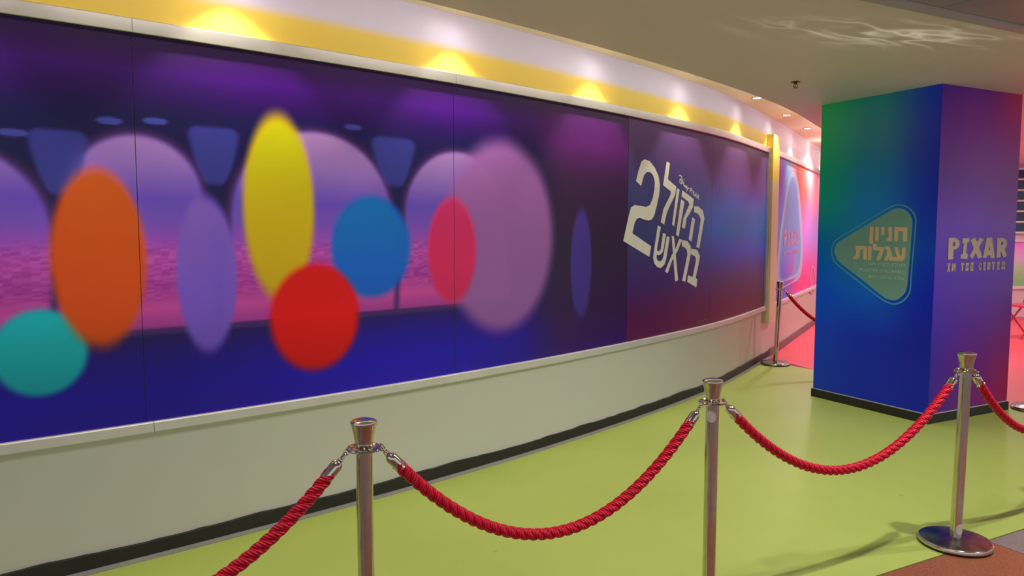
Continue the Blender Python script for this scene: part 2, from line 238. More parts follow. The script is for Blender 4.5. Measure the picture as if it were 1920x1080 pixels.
M_PANEL = mat('metal_ceiling_panel', (.36, .33, .30), .42, .25, var=.06, vscale=3)
M_TRIM = mat('ceiling_joint_trim', (.50, .47, .48), .45, .2, var=.04)
M_LAMP = mat('lamp_diffuser', (1, 1, 1), .5, emit=((1.0, .93, .78), 14.))
M_BRASS = mat('tarnished_brass', (.16, .12, .05), .4, .9, var=.2, vscale=60)
M_STICK = mat('sticker_paper', (.62, .56, .52), .6, var=.12, vscale=90)
M_RED = mat('pink_red_wood', lin((200, 60, 80)), .5, var=.1)

def wall_mat(name, low, band, high):
    m = bpy.data.materials.new(name); m.use_nodes = True
    nt = m.node_tree; p = nt.nodes['Principled BSDF']; p.inputs['Roughness'].default_value = .5
    tc = nt.nodes.new('ShaderNodeTexCoord'); sp = nt.nodes.new('ShaderNodeSeparateXYZ')
    nt.links.new(tc.outputs['Object'], sp.inputs[0])
    n = nt.nodes.new('ShaderNodeTexNoise'); n.inputs['Scale'].default_value = 1.7; n.inputs['Detail'].default_value = 6
    nt.links.new(tc.outputs['Object'], n.inputs['Vector'])
    mr = nt.nodes.new('ShaderNodeMapRange'); mr.inputs['From Min'].default_value = 0; mr.inputs['From Max'].default_value = 3
    nt.links.new(sp.outputs['Z'], mr.inputs['Value'])
    r = nt.nodes.new('ShaderNodeValToRGB'); cr = r.color_ramp
    cr.elements[0].position = 0; cr.elements[0].color = (*low, 1)
    cr.elements[1].position = 1; cr.elements[1].color = (*high, 1)
    for pos, c in ((.70, low), (.71, band), (2.62 / 3, band), (2.67 / 3, high)):
        e = cr.elements.new(pos); e.color = (*c, 1)
    nt.links.new(mr.outputs[0], r.inputs['Fac'])
    mx = nt.nodes.new('ShaderNodeMix'); mx.data_type = 'RGBA'; mx.blend_type = 'MULTIPLY'
    mx.inputs['Factor'].default_value = .12
    nt.links.new(r.outputs['Color'], mx.inputs[6]); nt.links.new(n.outputs['Color'], mx.inputs[7])
    nt.links.new(mx.outputs[2], p.inputs['Base Color'])
    b = nt.nodes.new('ShaderNodeBump'); b.inputs['Strength'].default_value = .08; b.inputs['Distance'].default_value = .02
    nt.links.new(n.outputs['Fac'], b.inputs['Height']); nt.links.new(b.outputs['Normal'], p.inputs['Normal'])
    return m
CREAM = (.62, .61, .545)
M_WALL = wall_mat('curved_wall_paint', CREAM, (.82, .60, .08), (.64, .60, .84))
M_WALL2 = wall_mat('far_wall_paint', CREAM, (.66, .55, .70), (.66, .55, .70))
M_POST = wall_mat('post_paint', (.76, .66, .42), (.84, .66, .12), (.84, .66, .12))

def floor_mat(name, col, rough=.45, speck=.35):
    m = bpy.data.materials.new(name); m.use_nodes = True
    nt = m.node_tree; p = nt.nodes['Principled BSDF']; p.inputs['Roughness'].default_value = rough
    p.inputs['Specular IOR Level'].default_value = .4
    tc = nt.nodes.new('ShaderNodeTexCoord')
    n = nt.nodes.new('ShaderNodeTexNoise'); n.inputs['Scale'].default_value = .9; n.inputs['Detail'].default_value = 5
    nt.links.new(tc.outputs['Object'], n.inputs['Vector'])
    r = nt.nodes.new('ShaderNodeValToRGB'); r.color_ramp.elements[0].position = .3; r.color_ramp.elements[1].position = .7
    r.color_ramp.elements[0].color = (*[v * .93 for v in col], 1); r.color_ramp.elements[1].color = (*[v * 1.05 for v in col], 1)
    nt.links.new(n.outputs['Fac'], r.inputs['Fac'])
    v = nt.nodes.new('ShaderNodeTexNoise'); v.inputs['Scale'].default_value = 9; v.inputs['Detail'].default_value = 2   # crumbs of dirt
    nt.links.new(tc.outputs['Object'], v.inputs['Vector'])
    r2 = nt.nodes.new('ShaderNodeValToRGB'); r2.color_ramp.elements[0].position = .755; r2.color_ramp.elements[1].position = .78
    r2.color_ramp.elements[0].color = (0, 0, 0, 1); r2.color_ramp.elements[1].color = (speck, speck, speck, 1)
    nt.links.new(v.outputs['Fac'], r2.inputs['Fac'])
    mx = nt.nodes.new('ShaderNodeMix'); mx.data_type = 'RGBA'
    nt.links.new(r2.outputs['Color'], mx.inputs['Factor']); nt.links.new(r.outputs['Color'], mx.inputs[6])
    mx.inputs[7].default_value = (*[q * .35 for q in col], 1)
    nt.links.new(mx.outputs[2], p.inputs['Base Color'])
    return m
M_GREEN = floor_mat('lime_vinyl', (.375, .47, .10))
M_PINK = floor_mat('pink_vinyl', (.86, .085, .135), .4)

# ------------------------------------------------------------------ builders
def link(o, parent=None):
    COL.objects.link(o)
    if parent is not None: o.parent = parent
    return o
def mesh_obj(name, verts, faces, m, parent=None, smooth=False):
    me = bpy.data.meshes.new(name); me.from_pydata([tuple(v) for v in verts], [], faces); me.update()
    if m: me.materials.append(m)
    if smooth: me.shade_smooth()
    return link(bpy.data.objects.new(name, me), parent)
def bm_obj(name, bm, m, parent=None, smooth=False):
    me = bpy.data.meshes.new(name); bmesh.ops.recalc_face_normals(bm, faces=bm.faces); bm.to_mesh(me); bm.free()
    if m: me.materials.append(m)
    if smooth:
        me.shade_smooth()
        me.set_sharp_from_angle(angle=math.radians(38))
    return link(bpy.data.objects.new(name, me), parent)
def tag(o, label=None, cat=None, group=None, kind=None):
    if label: o['label'] = label
    if cat: o['category'] = cat
    if group: o['group'] = group
    if kind: o['kind'] = kind
    return o
def struct(o, label=None):
    o['kind'] = 'structure'
    if label: o['label'] = label
    return o
def empty(name, loc=(0, 0, 0), parent=None):
    o = bpy.data.objects.new(name, None); o.empty_display_size = .1; o.location = loc
    return link(o, parent)
def lathe(prof, n=48, cap=True):
    bm = bmesh.new(); rings = []
    for r, z in prof:
        if r < 1e-6: rings.append([bm.verts.new((0, 0, z))])
        else: rings.append([bm.verts.new((r * math.cos(2 * math.pi * i / n), r * math.sin(2 * math.pi * i / n), z)) for i in range(n)])
    for a, b in zip(rings, rings[1:]):
        for i in range(n):
            j = (i + 1) % n
            if len(a) == 1: bm.faces.new((a[0], b[i], b[j]))
            elif len(b) == 1: bm.faces.new((a[i], a[j], b[0]))
            else: bm.faces.new((a[i], a[j], b[j], b[i]))
    return bm
def frame_of(d):
    d = d.normalized(); up = Vector((0, 0, 1)) if abs(d.z) < .95 else Vector((1, 0, 0))
    x = up.cross(d).normalized(); y = d.cross(x)
    return x, y, d
def arc_strip(s0, s1, prof, step=.12):
    """closed profile of (off, z) points swept along the wall from s0 to s1"""
    n = max(1, int(round((s1 - s0) / step))); bm = bmesh.new(); rows = []
    for i in range(n + 1):
        s = s0 + (s1 - s0) * i / n
        rows.append([bm.verts.new(W(s, o, z)) for o, z in prof])
    k = len(prof)
    for a, b in zip(rows, rows[1:]):
        for i in range(k): bm.faces.new((a[i], a[(i + 1) % k], b[(i + 1) % k], b[i]))
    bm.faces.new(rows[0]); bm.faces.new(rows[-1])
    return bm
def box(bm, o, a, b, c):
    o, a, b, c = map(Vector, (o, a, b, c))
    v = [bm.verts.new(o + a * i + b * j + c * k) for k in (0, 1) for j in (0, 1) for i in (0, 1)]
    for f in ((0, 1, 3, 2), (4, 5, 7, 6), (0, 1, 5, 4), (2, 3, 7, 6), (0, 2, 6, 4), (1, 3, 7, 5)): bm.faces.new([v[i] for i in f])
def prism(pts, z0, z1):
    bm = bmesh.new()
    lo = [bm.verts.new((p[0], p[1], z0)) for p in pts]; hi = [bm.verts.new((p[0], p[1], z1)) for p in pts]
    bm.faces.new(lo); bm.faces.new(hi)
    for i in range(len(pts)):
        j = (i + 1) % len(pts); bm.faces.new((lo[i], lo[j], hi[j], hi[i]))
    return bm
def flat_polys(name, polys, place, m, parent):
    """polys: list of [outer, hole, ...] in surface coordinates; place maps them onto the surface"""
    vs, fs = [], []
    for rings in polys:
        base = len(vs)
        flat = [p for r in rings for p in r]
        vs += [place(*p) for p in flat]
        for t in tessellate_polygon([[Vector((p[0], p[1], 0)) for p in r] for r in rings]): fs.append([base + i for i in t])
    return mesh_obj(name, vs, fs, m, parent)
def stroke(pts, w):
    """ribbon polygons along a polyline"""
    out = []
    for a, b in zip(pts, pts[1:]):
        d = Vector((b[0] - a[0], b[1] - a[1])); l = d.length or 1e-6; d /= l; n = Vector((-d.y, d.x)) * w / 2; e = d * w * .35
        out.append([[(a[0] - e.x + n.x, a[1] - e.y + n.y), (b[0] + e.x + n.x, b[1] + e.y + n.y), (b[0] + e.x - n.x, b[1] + e.y - n.y), (a[0] - e.x - n.x, a[1] - e.y - n.y)]])
    return out
GLYPH = {'I': [[(.5, 0), (.5, 1)], [(.12, 0), (.88, 0)], [(.12, 1), (.88, 1)]], 'N': [[(.12, 0), (.12, 1), (.88, 0), (.88, 1)]],
         'T': [[(0, 1), (1, 1)], [(.5, 0), (.5, 1)]], 'H': [[(.1, 0), (.1, 1)], [(.9, 0), (.9, 1)], [(.1, .5), (.9, .5)]],
         'E': [[(.9, 0), (.15, 0), (.15, 1), (.9, 1)], [(.15, .5), (.75, .5)]], 'C': [[(.9, .85), (.6, 1), (.25, .9), (.12, .5), (.25, .1), (.6, 0), (.9, .15)]],
         'R': [[(.15, 0), (.15, 1), (.7, 1), (.88, .78), (.7, .52), (.15, .5)], [(.5, .5), (.9, 0)]], 'P': [[(.15, 0), (.15, 1), (.7, 1), (.9, .75), (.7, .48), (.15, .48)]],
         'X': [[(.05, 0), (.95, 1)], [(.05, 1), (.95, 0)]], 'A': [[(.02, 0), (.5, 1), (.98, 0)], [(.22, .33), (.78, .33)]]}
def glyph_polys(ch, p0, p1, w):
    """letter in the box p0 (lower left as seen) to p1 (upper right as seen), surface coordinates"""
    out = []
    dx = p1[0] - p0[0]; dy = p1[1] - p0[1]; sx = 1 if dx > 0 else -1
    ix = w / 2 * sx; iy = w / 2
    for pl in GLYPH[ch]:
        out += stroke([(p0[0] + ix + (dx - 2 * ix) * x, p0[1] + iy + (dy - 2 * iy) * y) for x, y in pl], w)
    return out
def font_polys(text, size=1.0, offset=0.0):
    cu = bpy.data.curves.new('lettering', 'FONT'); cu.body = text; cu.size = size; cu.resolution_u = 3; cu.offset = offset
    ob = bpy.data.objects.new('lettering', cu); COL.objects.link(ob)
    bpy.context.view_layer.update()
    dg = bpy.context.evaluated_depsgraph_get()
    me = bpy.data.meshes.new_from_object(ob.evaluated_get(dg))
    vs = [v.co.copy() for v in me.vertices]; fs = [list(p.vertices) for p in me.polygons]
    bpy.data.objects.remove(ob); bpy.data.curves.remove(cu); bpy.data.meshes.remove(me)
    return vs, fs
def font_on(name, text, p0, p1, place, m, parent, offset=0.0):
    """text (already in visual order) fitted into the box p0 lower left - p1 upper right as seen"""
    vs, fs = font_polys(text, 1.0, offset)
    x0 = min(v.x for v in vs); x1 = max(v.x for v in vs); y0 = min(v.y for v in vs); y1 = max(v.y for v in vs)
    out = [place(p0[0] + (p1[0] - p0[0]) * (v.x - x0) / (x1 - x0), p0[1] + (p1[1] - p0[1]) * (v.y - y0) / (y1 - y0)) for v in vs]
    return mesh_obj(name, out, fs, m, parent)

# ------------------------------------------------------------------ printed colour fields
def srgb2lin(c):
    c = np.asarray(c, float) / 255.
    return np.where(c <= .04045, c / 12.92, ((c + .055) / 1.055) ** 2.4)
def lerp_tab(t, tab):
    ks = [k for k, _ in tab]; cs = np.array([c for _, c in tab], float)
    return np.stack([np.interp(t, ks, cs[:, i]) for i in range(3)], -1)
def sm(a, b, x):
    t = np.clip((x - a) / (b - a), 0, 1); return t * t * (3 - 2 * t)
def mixc(base, col, a):
    return base * (1 - a[..., None]) + np.asarray(col, float) * a[..., None]
def hash2(ix, iy):
    h = np.sin(ix * 127.1 + iy * 311.7) * 43758.5453
    return h - np.floor(h)
def grid_print(name, place, u0, u1, v0, v1, nu, nv, fn, m, parent, gain, blue=1.18):
    us = np.linspace(u0, u1, nu + 1); vs = np.linspace(v0, v1, nv + 1)
    U, V = np.meshgrid(us, vs)
    col = srgb2lin(np.clip(fn(U, V), 0, 255)) * np.array([1., 1., blue]) * gain
    lum = col.mean(-1, keepdims=True); col = np.clip(lum + (col - lum) * 1.12, .002, .92)           # strong inks
    pts = [place(u, v) for v in vs for u in us]
    w = nu + 1
    faces = [(j * w + i, j * w + i + 1, (j + 1) * w + i + 1, (j + 1) * w + i) for j in range(nv) for i in range(nu)]
    o = mesh_obj(name, pts, faces, m, parent)
    at = o.data.color_attributes.new('print', 'FLOAT_COLOR', 'POINT')
    rgba = np.ones((w * (nv + 1), 4), np.float32); rgba[:, :3] = col.reshape(-1, 3)
    at.data.foreach_set('color', rgba.ravel())
    return o
def mural_colour(u, z):
    """a plain arcade of round-topped windows over a hazy town at dusk, with soft colour discs"""
    s = u - .335
    c = lerp_tab(z, [(.65, (36, 14, 122)), (.80, (34, 16, 132)), (.95, (32, 18, 112)), (1.06, (30, 20, 78)), (1.2, (26, 20, 70)), (1.9, (24, 20, 68)), (2.08, (26, 20, 72)), (2.17, (44, 16, 84)), (2.27, (58, 18, 100)), (2.36, (44, 14, 70)), (2.43, (36, 14, 56))])
    c = c * (1 + .10 * np.sin(s * 2.3 + 1.0))[..., None]
    # window openings: sky, haze and roofs
    sky = lerp_tab(z, [(1.05, (120, 52, 122)), (1.18, (176, 78, 140)), (1.28, (150, 66, 140)), (1.42, (170, 82, 160)), (1.52, (140, 84, 176)), (1.68, (104, 82, 180)), (1.85, (146, 116, 200)), (2.05, (172, 136, 206))])
    sp = hash2(np.floor(s / .034), np.floor(z / .0085)) - .5
    sky = sky + (sp * 26 * sm(1.20, 1.26, z) * (1 - sm(1.44, 1.52, z)))[..., None]
    roof = 1.66 + .05 * hash2(np.floor(s / .06), np.floor(s / .06) * 0) + .05 * np.sin(s * 5)
    sky = mixc(sky, (106, 88, 176), .45 * (z < roof) * sm(1.5, 1.6, z))
    for cx, hw, top in ((-20.93, .37, 1.90), (-20.215, .285, 1.975), (-19.34, .46, 2.06), (-18.40, .39, 2.02)):
        for grow, colr in ((.03, (58, 36, 84)), (0., None)):
            h = hw + grow; zc = top + grow - h * 1.0
            up = np.hypot((s - cx) / h, (z - zc) / h)
            side = np.maximum(np.abs(s - cx) / (h + .05 * sm(zc, 1.1, z)), (1.09 - grow - z) * 8 + 1)
            d = np.where(z > zc, up, side)
            a = 1 - sm(1 - .02 / h, 1 + .02 / h, d)
            c = c * (1 - a[..., None]) + (sky if colr is None else np.asarray(colr, float)) * a[..., None]
    # bluish panels between the window heads
    for cx, top, w in ((-20.52, 1.99, .13), (-19.87, 2.055, .14), (-18.86, 2.085, .17), (-20.93, 2.0, .1)):
        q = np.clip((z - (top - .31)) / .31, 0, 1); ww = w * np.sqrt(np.clip(q * (1.35 - .35 * q) * (1 - .8 * np.clip((q - .8) / .2, 0, 1) ** 2), .01, 1))
        a = (1 - sm(.75, 1.08, np.abs(s - cx) / ww)) * (1 - sm(top - .03, top, z)) * sm(top - .31, top - .27, z)
        c = mixc(c, (66, 70, 148), .8 * a)
    for cx, cz in ((-20.32, 2.03), (-20.13, 2.045), (-19.12, 2.105), (-20.68, 1.95)):
        a = 1 - sm(.7, 1.1, np.hypot((s - cx) / .06, (z - cz) / .018)); c = mixc(c, (86, 96, 180), .7 * a)
    # the scene fades into the dark towards the title
    f = sm(-17.95, -17.35, s)
    dark = lerp_tab(z, [(.65, (40, 16, 78)), (.95, (40, 20, 58)), (1.4, (42, 28, 54)), (1.9, (58, 32, 66)), (2.15, (82, 34, 92)), (2.32, (66, 28, 78)), (2.43, (44, 20, 52))])
    c = c * (1 - f[..., None]) + dark * f[..., None]
    # soft colour discs
    for cx, cz, rx, rz, col in DISCS:
        d = np.hypot((s - cx) / rx, (z - cz) / rz)
        colr = np.asarray(col, float) * (1 + .16 * (z - cz) / rz)[..., None]
        a = (.96 * (1 - sm(.82, 1.06, d)))
        c = c * (1 - a[..., None]) + colr * a[..., None]
    # title panels
    f = (s > -16.615) * 1.0
    t = lerp_tab(z, [(.65, (70, 22, 52)), (.85, (66, 22, 62)), (1.1, (54, 34, 86)), (1.5, (54, 58, 100)), (1.9, (62, 62, 104)), (2.2, (76, 54, 92)), (2.43, (68, 46, 80))])
    t2 = lerp_tab(z, [(.65, (70, 22, 50)), (.85, (72, 24, 66)), (1.05, (66, 34, 96)), (1.3, (58, 76, 176)), (1.55, (62, 116, 216)), (1.75, (84, 112, 198)), (2.0, (104, 84, 140)), (2.25, (84, 58, 96)), (2.43, (70, 48, 80))])
    g = sm(-16.0, -14.4, s)
    tt = t * (1 - g[..., None]) + t2 * g[..., None]
    return c * (1 - f[..., None]) + tt * f[..., None]
DISCS = [(-20.62, 1.02, .19, .20, (30, 150, 150)), (-20.38, 1.42, .20, .42, (206, 84, 24)), (-19.92, 1.33, .15, .40, (116, 92, 186)),
         (-19.55, 1.66, .20, .50, (206, 180, 40)), (-19.01, 1.45, .27, .30, (34, 104, 196)), (-19.36, 1.08, .27, .30, (196, 22, 18)),
         (-18.02, 1.50, .52, .66, (142, 96, 152)), (-18.44, 1.42, .20, .34, (204, 56, 92)), (-17.21, 1.30, .13, .42, (66, 52, 124))]
def far_mural_colour(u, z):
    s = u - .335
    top = lerp_tab(s, [(-13., (126, 84, 160)), (-12.4, (140, 110, 190)), (-12.05, (120, 170, 215)), (-11.7, (170, 150, 160)), (-11.2, (220, 110, 90)), (-10.6, (245, 95, 85)), (-10.0, (215, 130, 130)), (-8, (190, 130, 170))])
    mid = lerp_tab(s, [(-13., (84, 110, 205)), (-12.2, (110, 150, 225)), (-11.6, (140, 140, 215)), (-11.1, (220, 120, 190)), (-10.5, (190, 130, 210)), (-8, (150, 140, 215))])
    low = lerp_tab(s, [(-13., (84, 74, 175)), (-12.0, (110, 84, 185)), (-11.4, (190, 60, 140)), (-10.7, (226, 50, 120)), (-8, (200, 60, 150))])
    a = sm(1.45, 2.15, z)[..., None]; b = sm(.75, 1.45, z)[..., None]
    return (low * (1 - b) + mid * b) * (1 - a) + top * a
def bilerp(tab):
    vs = [k for k, _ in tab]; cols = np.array([r for _, r in tab], float)          # rows x 3 columns x rgb
    def fn(u, v):
        t = np.clip(u, 0, 1) * (cols.shape[1] - 1)
        out = np.zeros(u.shape + (3,))
        for k in range(3):
            rows = np.stack([np.interp(v.ravel(), vs, cols[:, c, k]) for c in range(cols.shape[1])], -1)
            i = np.clip(np.floor(t.ravel()).astype(int), 0, cols.shape[1] - 2); f = t.ravel() - i; f = f * f * (3 - 2 * f)
            ar = np.arange(len(i)); out[..., k] = (rows[ar, i] * (1 - f) + rows[ar, i + 1] * f).reshape(u.shape)
        return out
    return fn

# ================================================================== STRUCTURE
def poly(pts): return [Vector(p) for p in pts]
# floors
NEAR = lambda t, n=0: B0 + E_ * t + N_ * n
pinkline = [W(-12.45, 0), Vector((3.33, 8.18, 0)), Vector((4.22, 6.60, 0)), Vector((4.75, 6.05, 0)), NEAR(5.4)]
g_arc = [W(-23.6 + i * (23.6 - 12.72) / 60, 0) for i in range(61)]
green = [NEAR(-6.2)] + g_arc + pinkline[1:]
struct(bm_obj('floor', prism(green, -.03, 0), M_GREEN), 'lime green vinyl floor in front of the curved wall')
p_arc = [W(-12.45 + i * 7.0 / 30, 0) for i in range(31)]
pink = p_arc + [Vector((14, 15.0, 0)), Vector((14, 9.0, 0))] + pinkline[:0:-1]
struct(bm_obj('floor_far', prism(pink, -.03, 0), M_PINK), 'pink red vinyl floor behind the pillar')
# tiled walkway: base slab of grout with single tiles on it
slab = prism([NEAR(-6.5, .006), NEAR(9, .006), NEAR(9, 6), NEAR(-6.5, 6)], -.03, -.004)
fl = struct(bm_obj('floor_near', slab, mat('tile_grout', (.30, .25, .2), .8, var=.1)), 'tiled walkway floor in front of the ropes')
M_BROWN = mat('brown_speckled_tile', (.27, .085, .036), .38, var=.45, vscale=120, bump=.1, bscale=200)
M_GTILE = mat('grey_speckled_tile', (.20, .165, .16), .38, var=.4, vscale=120, bump=.1, bscale=200)
def tile(t0, n0, lt, ln, m):
    bm = bmesh.new(); box(bm, NEAR(t0 + .002, n0 + .008) + Vector((0, 0, -.004)), E_ * (lt - .004), N_ * (ln - .004), (0, 0, .004))
    bm_obj('tile', bm, m, fl)
TJ = .8365
for r in range(8):
    for k in range(-6, 8):
        tile(TJ + k * .9, r * .45, .9, .45, M_GTILE if (k + r) % 4 == 0 else M_BROWN)

# curved wall and the straight run behind the post
def wall_strip(name, s0, s1, z0, z1, m, thick=.12):
    return struct(bm_obj(name, arc_strip(s0, s1, [(0, z0), (0, (z0 + z1) / 2), (0, z1), (-thick, z1), (-thick, z0)]), m))
wl = wall_strip('wall_left', -24.1, -12.62, 0, ZCOVE, M_WALL); wl['label'] = 'cream curved wall with a yellow painted band on top'
wf = wall_strip('wall_left_far', -12.62, -5.6, 0, ZCOVE, M_WALL2); wf['label'] = 'lavender wall running on behind the pillar'
# hand painted skirting with an uneven upper edge
def skirting(name, s0, s1, h, m, rag):
    bm = bmesh.new(); n = int((s1 - s0) / .05); rows = []
    w = 0
    for i in range(n + 1):
        s = s0 + (s1 - s0) * i / n
        w = .7 * w + random.uniform(-rag, rag)
        rows.append([bm.verts.new(W(s, o, z)) for o, z in ((0, 0), (.012, 0), (.012, h + w - .003), (.009, h + w), (0, h + w))])
    for a, b in zip(rows, rows[1:]):
        for i in range(5): bm.faces.new((a[i], a[(i + 1) % 5], b[(i + 1) % 5], b[i]))
    return struct(bm_obj(name, bm, m))
skirting('baseboard_left', -24.0, -12.45, .084, M_BLACK, .0035)['label'] = 'black painted skirting along the curved wall'
skirting('baseboard_left_far', -12.45, -5.7, .10, M_GREY2, .002)['label'] = 'mauve grey skirting along the far wall'
struct(bm_obj('trim_1', arc_strip(-24.0, -12.45, [(.012, .0), (.034, .0), (.034, .003), (.012, .014)]), M_GREY), 'thin grey strip where the wall meets the floor')  # thin grey strip along the foot of the black skirting
# painted post between the two murals
bm = arc_strip(-12.80, -12.49, [(0, .45), (.075, .45), (.075, 2.64), (0, 2.64)])
struct(bm_obj('trim_2', bm, M_POST), 'yellow painted upright between the two murals')

# ceiling: lower flat ceiling, cove strip above it, metal panels over the walkway
def ceil_poly(s0, s1, n, extra):
    return [W(s0 + (s1 - s0) * i / n, EDGE) for i in range(n + 1)] + extra
JN = lambda t, n=0: L0 + E_ * t + N_ * n
SPLIT = -14.1
main = ceil_poly(-23.2, SPLIT, 50, [Vector((2.93, 6.93, 0)), Vector((6.0, 6.0, 0)), JN(6.5), JN(-6.0)])
struct(bm_obj('ceiling', prism(main, ZC, ZCOVE + .12), M_CEIL), 'flat dim plaster ceiling')
farc = ceil_poly(SPLIT + .02, -5.6, 44, [Vector((14, 15, 0)), Vector((14, 6.6, 0)), Vector((6.02, 6.02, 0)), Vector((2.945, 6.95, 0))])
struct(bm_obj('ceiling_far', prism(farc, ZC + .004, ZCOVE + .12), M_CEIL), 'plaster ceiling over the pink floor')
struct(bm_obj('ceiling_cove', arc_strip(-23.6, -5.6, [(-.1, ZCOVE), (EDGE + .02, ZCOVE), (EDGE + .02, ZCOVE + .1), (-.1, ZCOVE + .1)]), M_COVE), 'pale ceiling strip above the curved wall')
bm = bmesh.new(); box(bm, JN(-6.2, .001) + Vector((0, 0, ZC - .012)), E_ * 13, N_ * .07, (0, 0, .03))
struct(bm_obj('trim_3', bm, M_TRIM), 'grey metal strip between plaster ceiling and metal panels')
bm = bmesh.new(); box(bm, JN(-6.2, .001) + Vector((0, 0, ZC + .03)), E_ * 13, N_ * 5, (0, 0, .05))
cp = struct(bm_obj('ceiling_near', bm, mat('ceiling_void', (.05, .05, .05), .8, var=.1)), 'metal panel ceiling above the walkway')
for r in range(6):
    for k in range(-9, 8):
        bm = bmesh.new(); box(bm, JN(.377 + k * .72 + .003, .075 + r * .72) + Vector((0, 0, ZC + .004)), E_ * .714, N_ * .714, (0, 0, .026))
        bm_obj('ceiling_panel', bm, M_PANEL, cp)

# pillar
PW, PD, INS = 1.140, 1.075, .012
pin = PC + AL * INS + AR * INS
PTS = [pin, pin + AR * (PD - INS), pin + AR * (PD - INS) + AL * (PW - INS), pin + AL * (PW - INS)]
pl = struct(bm_obj('wall_pillar', prism(PTS, 0, ZC + .002), mat('pillar_core', (.10, .06, .22), .5, var=.05)), 'square pillar wrapped in green, blue and violet printed sheet')
LCOL = bilerp([(0., [(10, 52, 122), (14, 40, 116), (28, 34, 108)]), (.62, [(0, 60, 134), (2, 42, 120), (24, 30, 102)]), (1.0, [(0, 74, 142), (0, 84, 142), (14, 38, 122)]),
               (1.4, [(0, 96, 130), (16, 112, 128), (10, 58, 130)]), (1.75, [(0, 128, 92), (8, 106, 142), (6, 50, 134)]), (2.2, [(4, 134, 74), (12, 102, 108), (8, 44, 130)]), (2.68, [(40, 152, 72), (18, 118, 100), (16, 54, 146)])])
RCOL = bilerp([(0., [(56, 30, 96), (92, 26, 78), (124, 20, 50)]), (.4, [(46, 28, 100), (74, 22, 84), (104, 20, 62)]), (.8, [(50, 32, 108), (66, 26, 100), (80, 26, 86)]),
               (1.2, [(64, 40, 116), (72, 44, 118), (76, 44, 114)]), (1.6, [(86, 56, 128), (94, 62, 136), (102, 64, 128)]), (2.1, [(94, 50, 122), (114, 60, 126), (114, 52, 110)]), (2.5, [(84, 34, 116), (102, 34, 110), (134, 36, 84)]), (2.68, [(66, 30, 112), (88, 28, 108), (142, 32, 62)])])
PG = 1.9
FACE_L = lambda u, z, o=.0015: PC + AL * u + AR * (INS - o) + Vector((0, 0, z))
FACE_R = lambda u, z, o=.0015: PC + AR * u + AL * (INS - o) + Vector((0, 0, z))
wrapl = grid_print('printed_sheet', lambda u, v: FACE_L(u, v), PW - .002, INS, .07, ZC, 40, 90, lambda U, V: LCOL(1 - U / PW, V), M_PILLAR, pl, PG, 1.6)
wrapr = grid_print('printed_sheet', lambda u, v: FACE_R(u, v), INS, PD - .002, .07, ZC, 40, 90, lambda U, V: RCOL(U / PD, V), M_PILLAR, pl, PG * .92, 1.45)
wrapl['label'] = 'blue green printed sheet with a rounded sign'; wrapr['label'] = 'violet printed sheet with lettering'
# skirting of the pillar with its pale top edge
for nm, grow, z0, z1, m in (('baseboard_pillar', .012, 0, .072, M_BLACK), ('trim_4', .006, .072, .080, M_TRIM)):
    a, b, c, d = [PTS[0] - AL * grow - AR * grow, PTS[1] - AL * grow + AR * grow, PTS[2] + AL * grow + AR * grow, PTS[3] + AL * grow - AR * grow]
    struct(bm_obj(nm, prism([a, b, c, d], z0, z1), m), 'black skirting around the pillar' if 'base' in nm else 'pale edge above the pillar skirting')
# sign on the left face
ink = lambda c, k=1.7: tuple(min(.9, v * k) for v in lin(c))
M_SIGN = mat('sign_tint', ink((92, 134, 128)), .5, var=.03); M_RING = mat('sign_outline', ink((58, 130, 156)), .5, var=.03)
M_SAND = mat('sand_print', ink((205, 178, 140), 1.25), .5, var=.03); M_PALE = mat('pale_print', ink((150, 168, 152)), .5, var=.03)
M_TAUPE = mat('taupe_print', ink((176, 160, 138), 1.15), .5, var=.03)
fl2 = lambda u, z: FACE_L(u, z, .0035)
flat_polys('sign_outline', [[SIGN['outer'], SIGN['inner']]], lambda u, z: FACE_L(u, z, .003), M_RING, wrapl)
flat_polys('sign_field', [[SIGN['fill']]], lambda u, z: FACE_L(u, z, .0026), M_SIGN, wrapl)
for p_ in HEB.values(): flat_polys('sign_letter', [p_], fl2, M_SAND, wrapl)
for txt, (a, b) in zip(('הנהלת הקניון אינה', 'נושאת באחריות לאובדן,', 'גניבה או נזק לציוד'), LINES):
    h = .036
    font_on('sign_small_print', txt[::-1], (b[0], (a[1] + b[1]) / 2 - .004), (a[0], (a[1] + b[1]) / 2 + h), fl2, M_PALE, wrapl, .004)
fr2 = lambda u, z: FACE_R(u, z, .0035)
for p_ in PIXAR.values(): flat_polys('pillar_letter', [p_], fr2, M_TAUPE, wrapr)
for ch, p0, p1 in ROW2: flat_polys('pillar_small_letter', glyph_polys(ch, p0, p1, .020 if ch != 'I' else .018), fr2, M_TAUPE, wrapr)

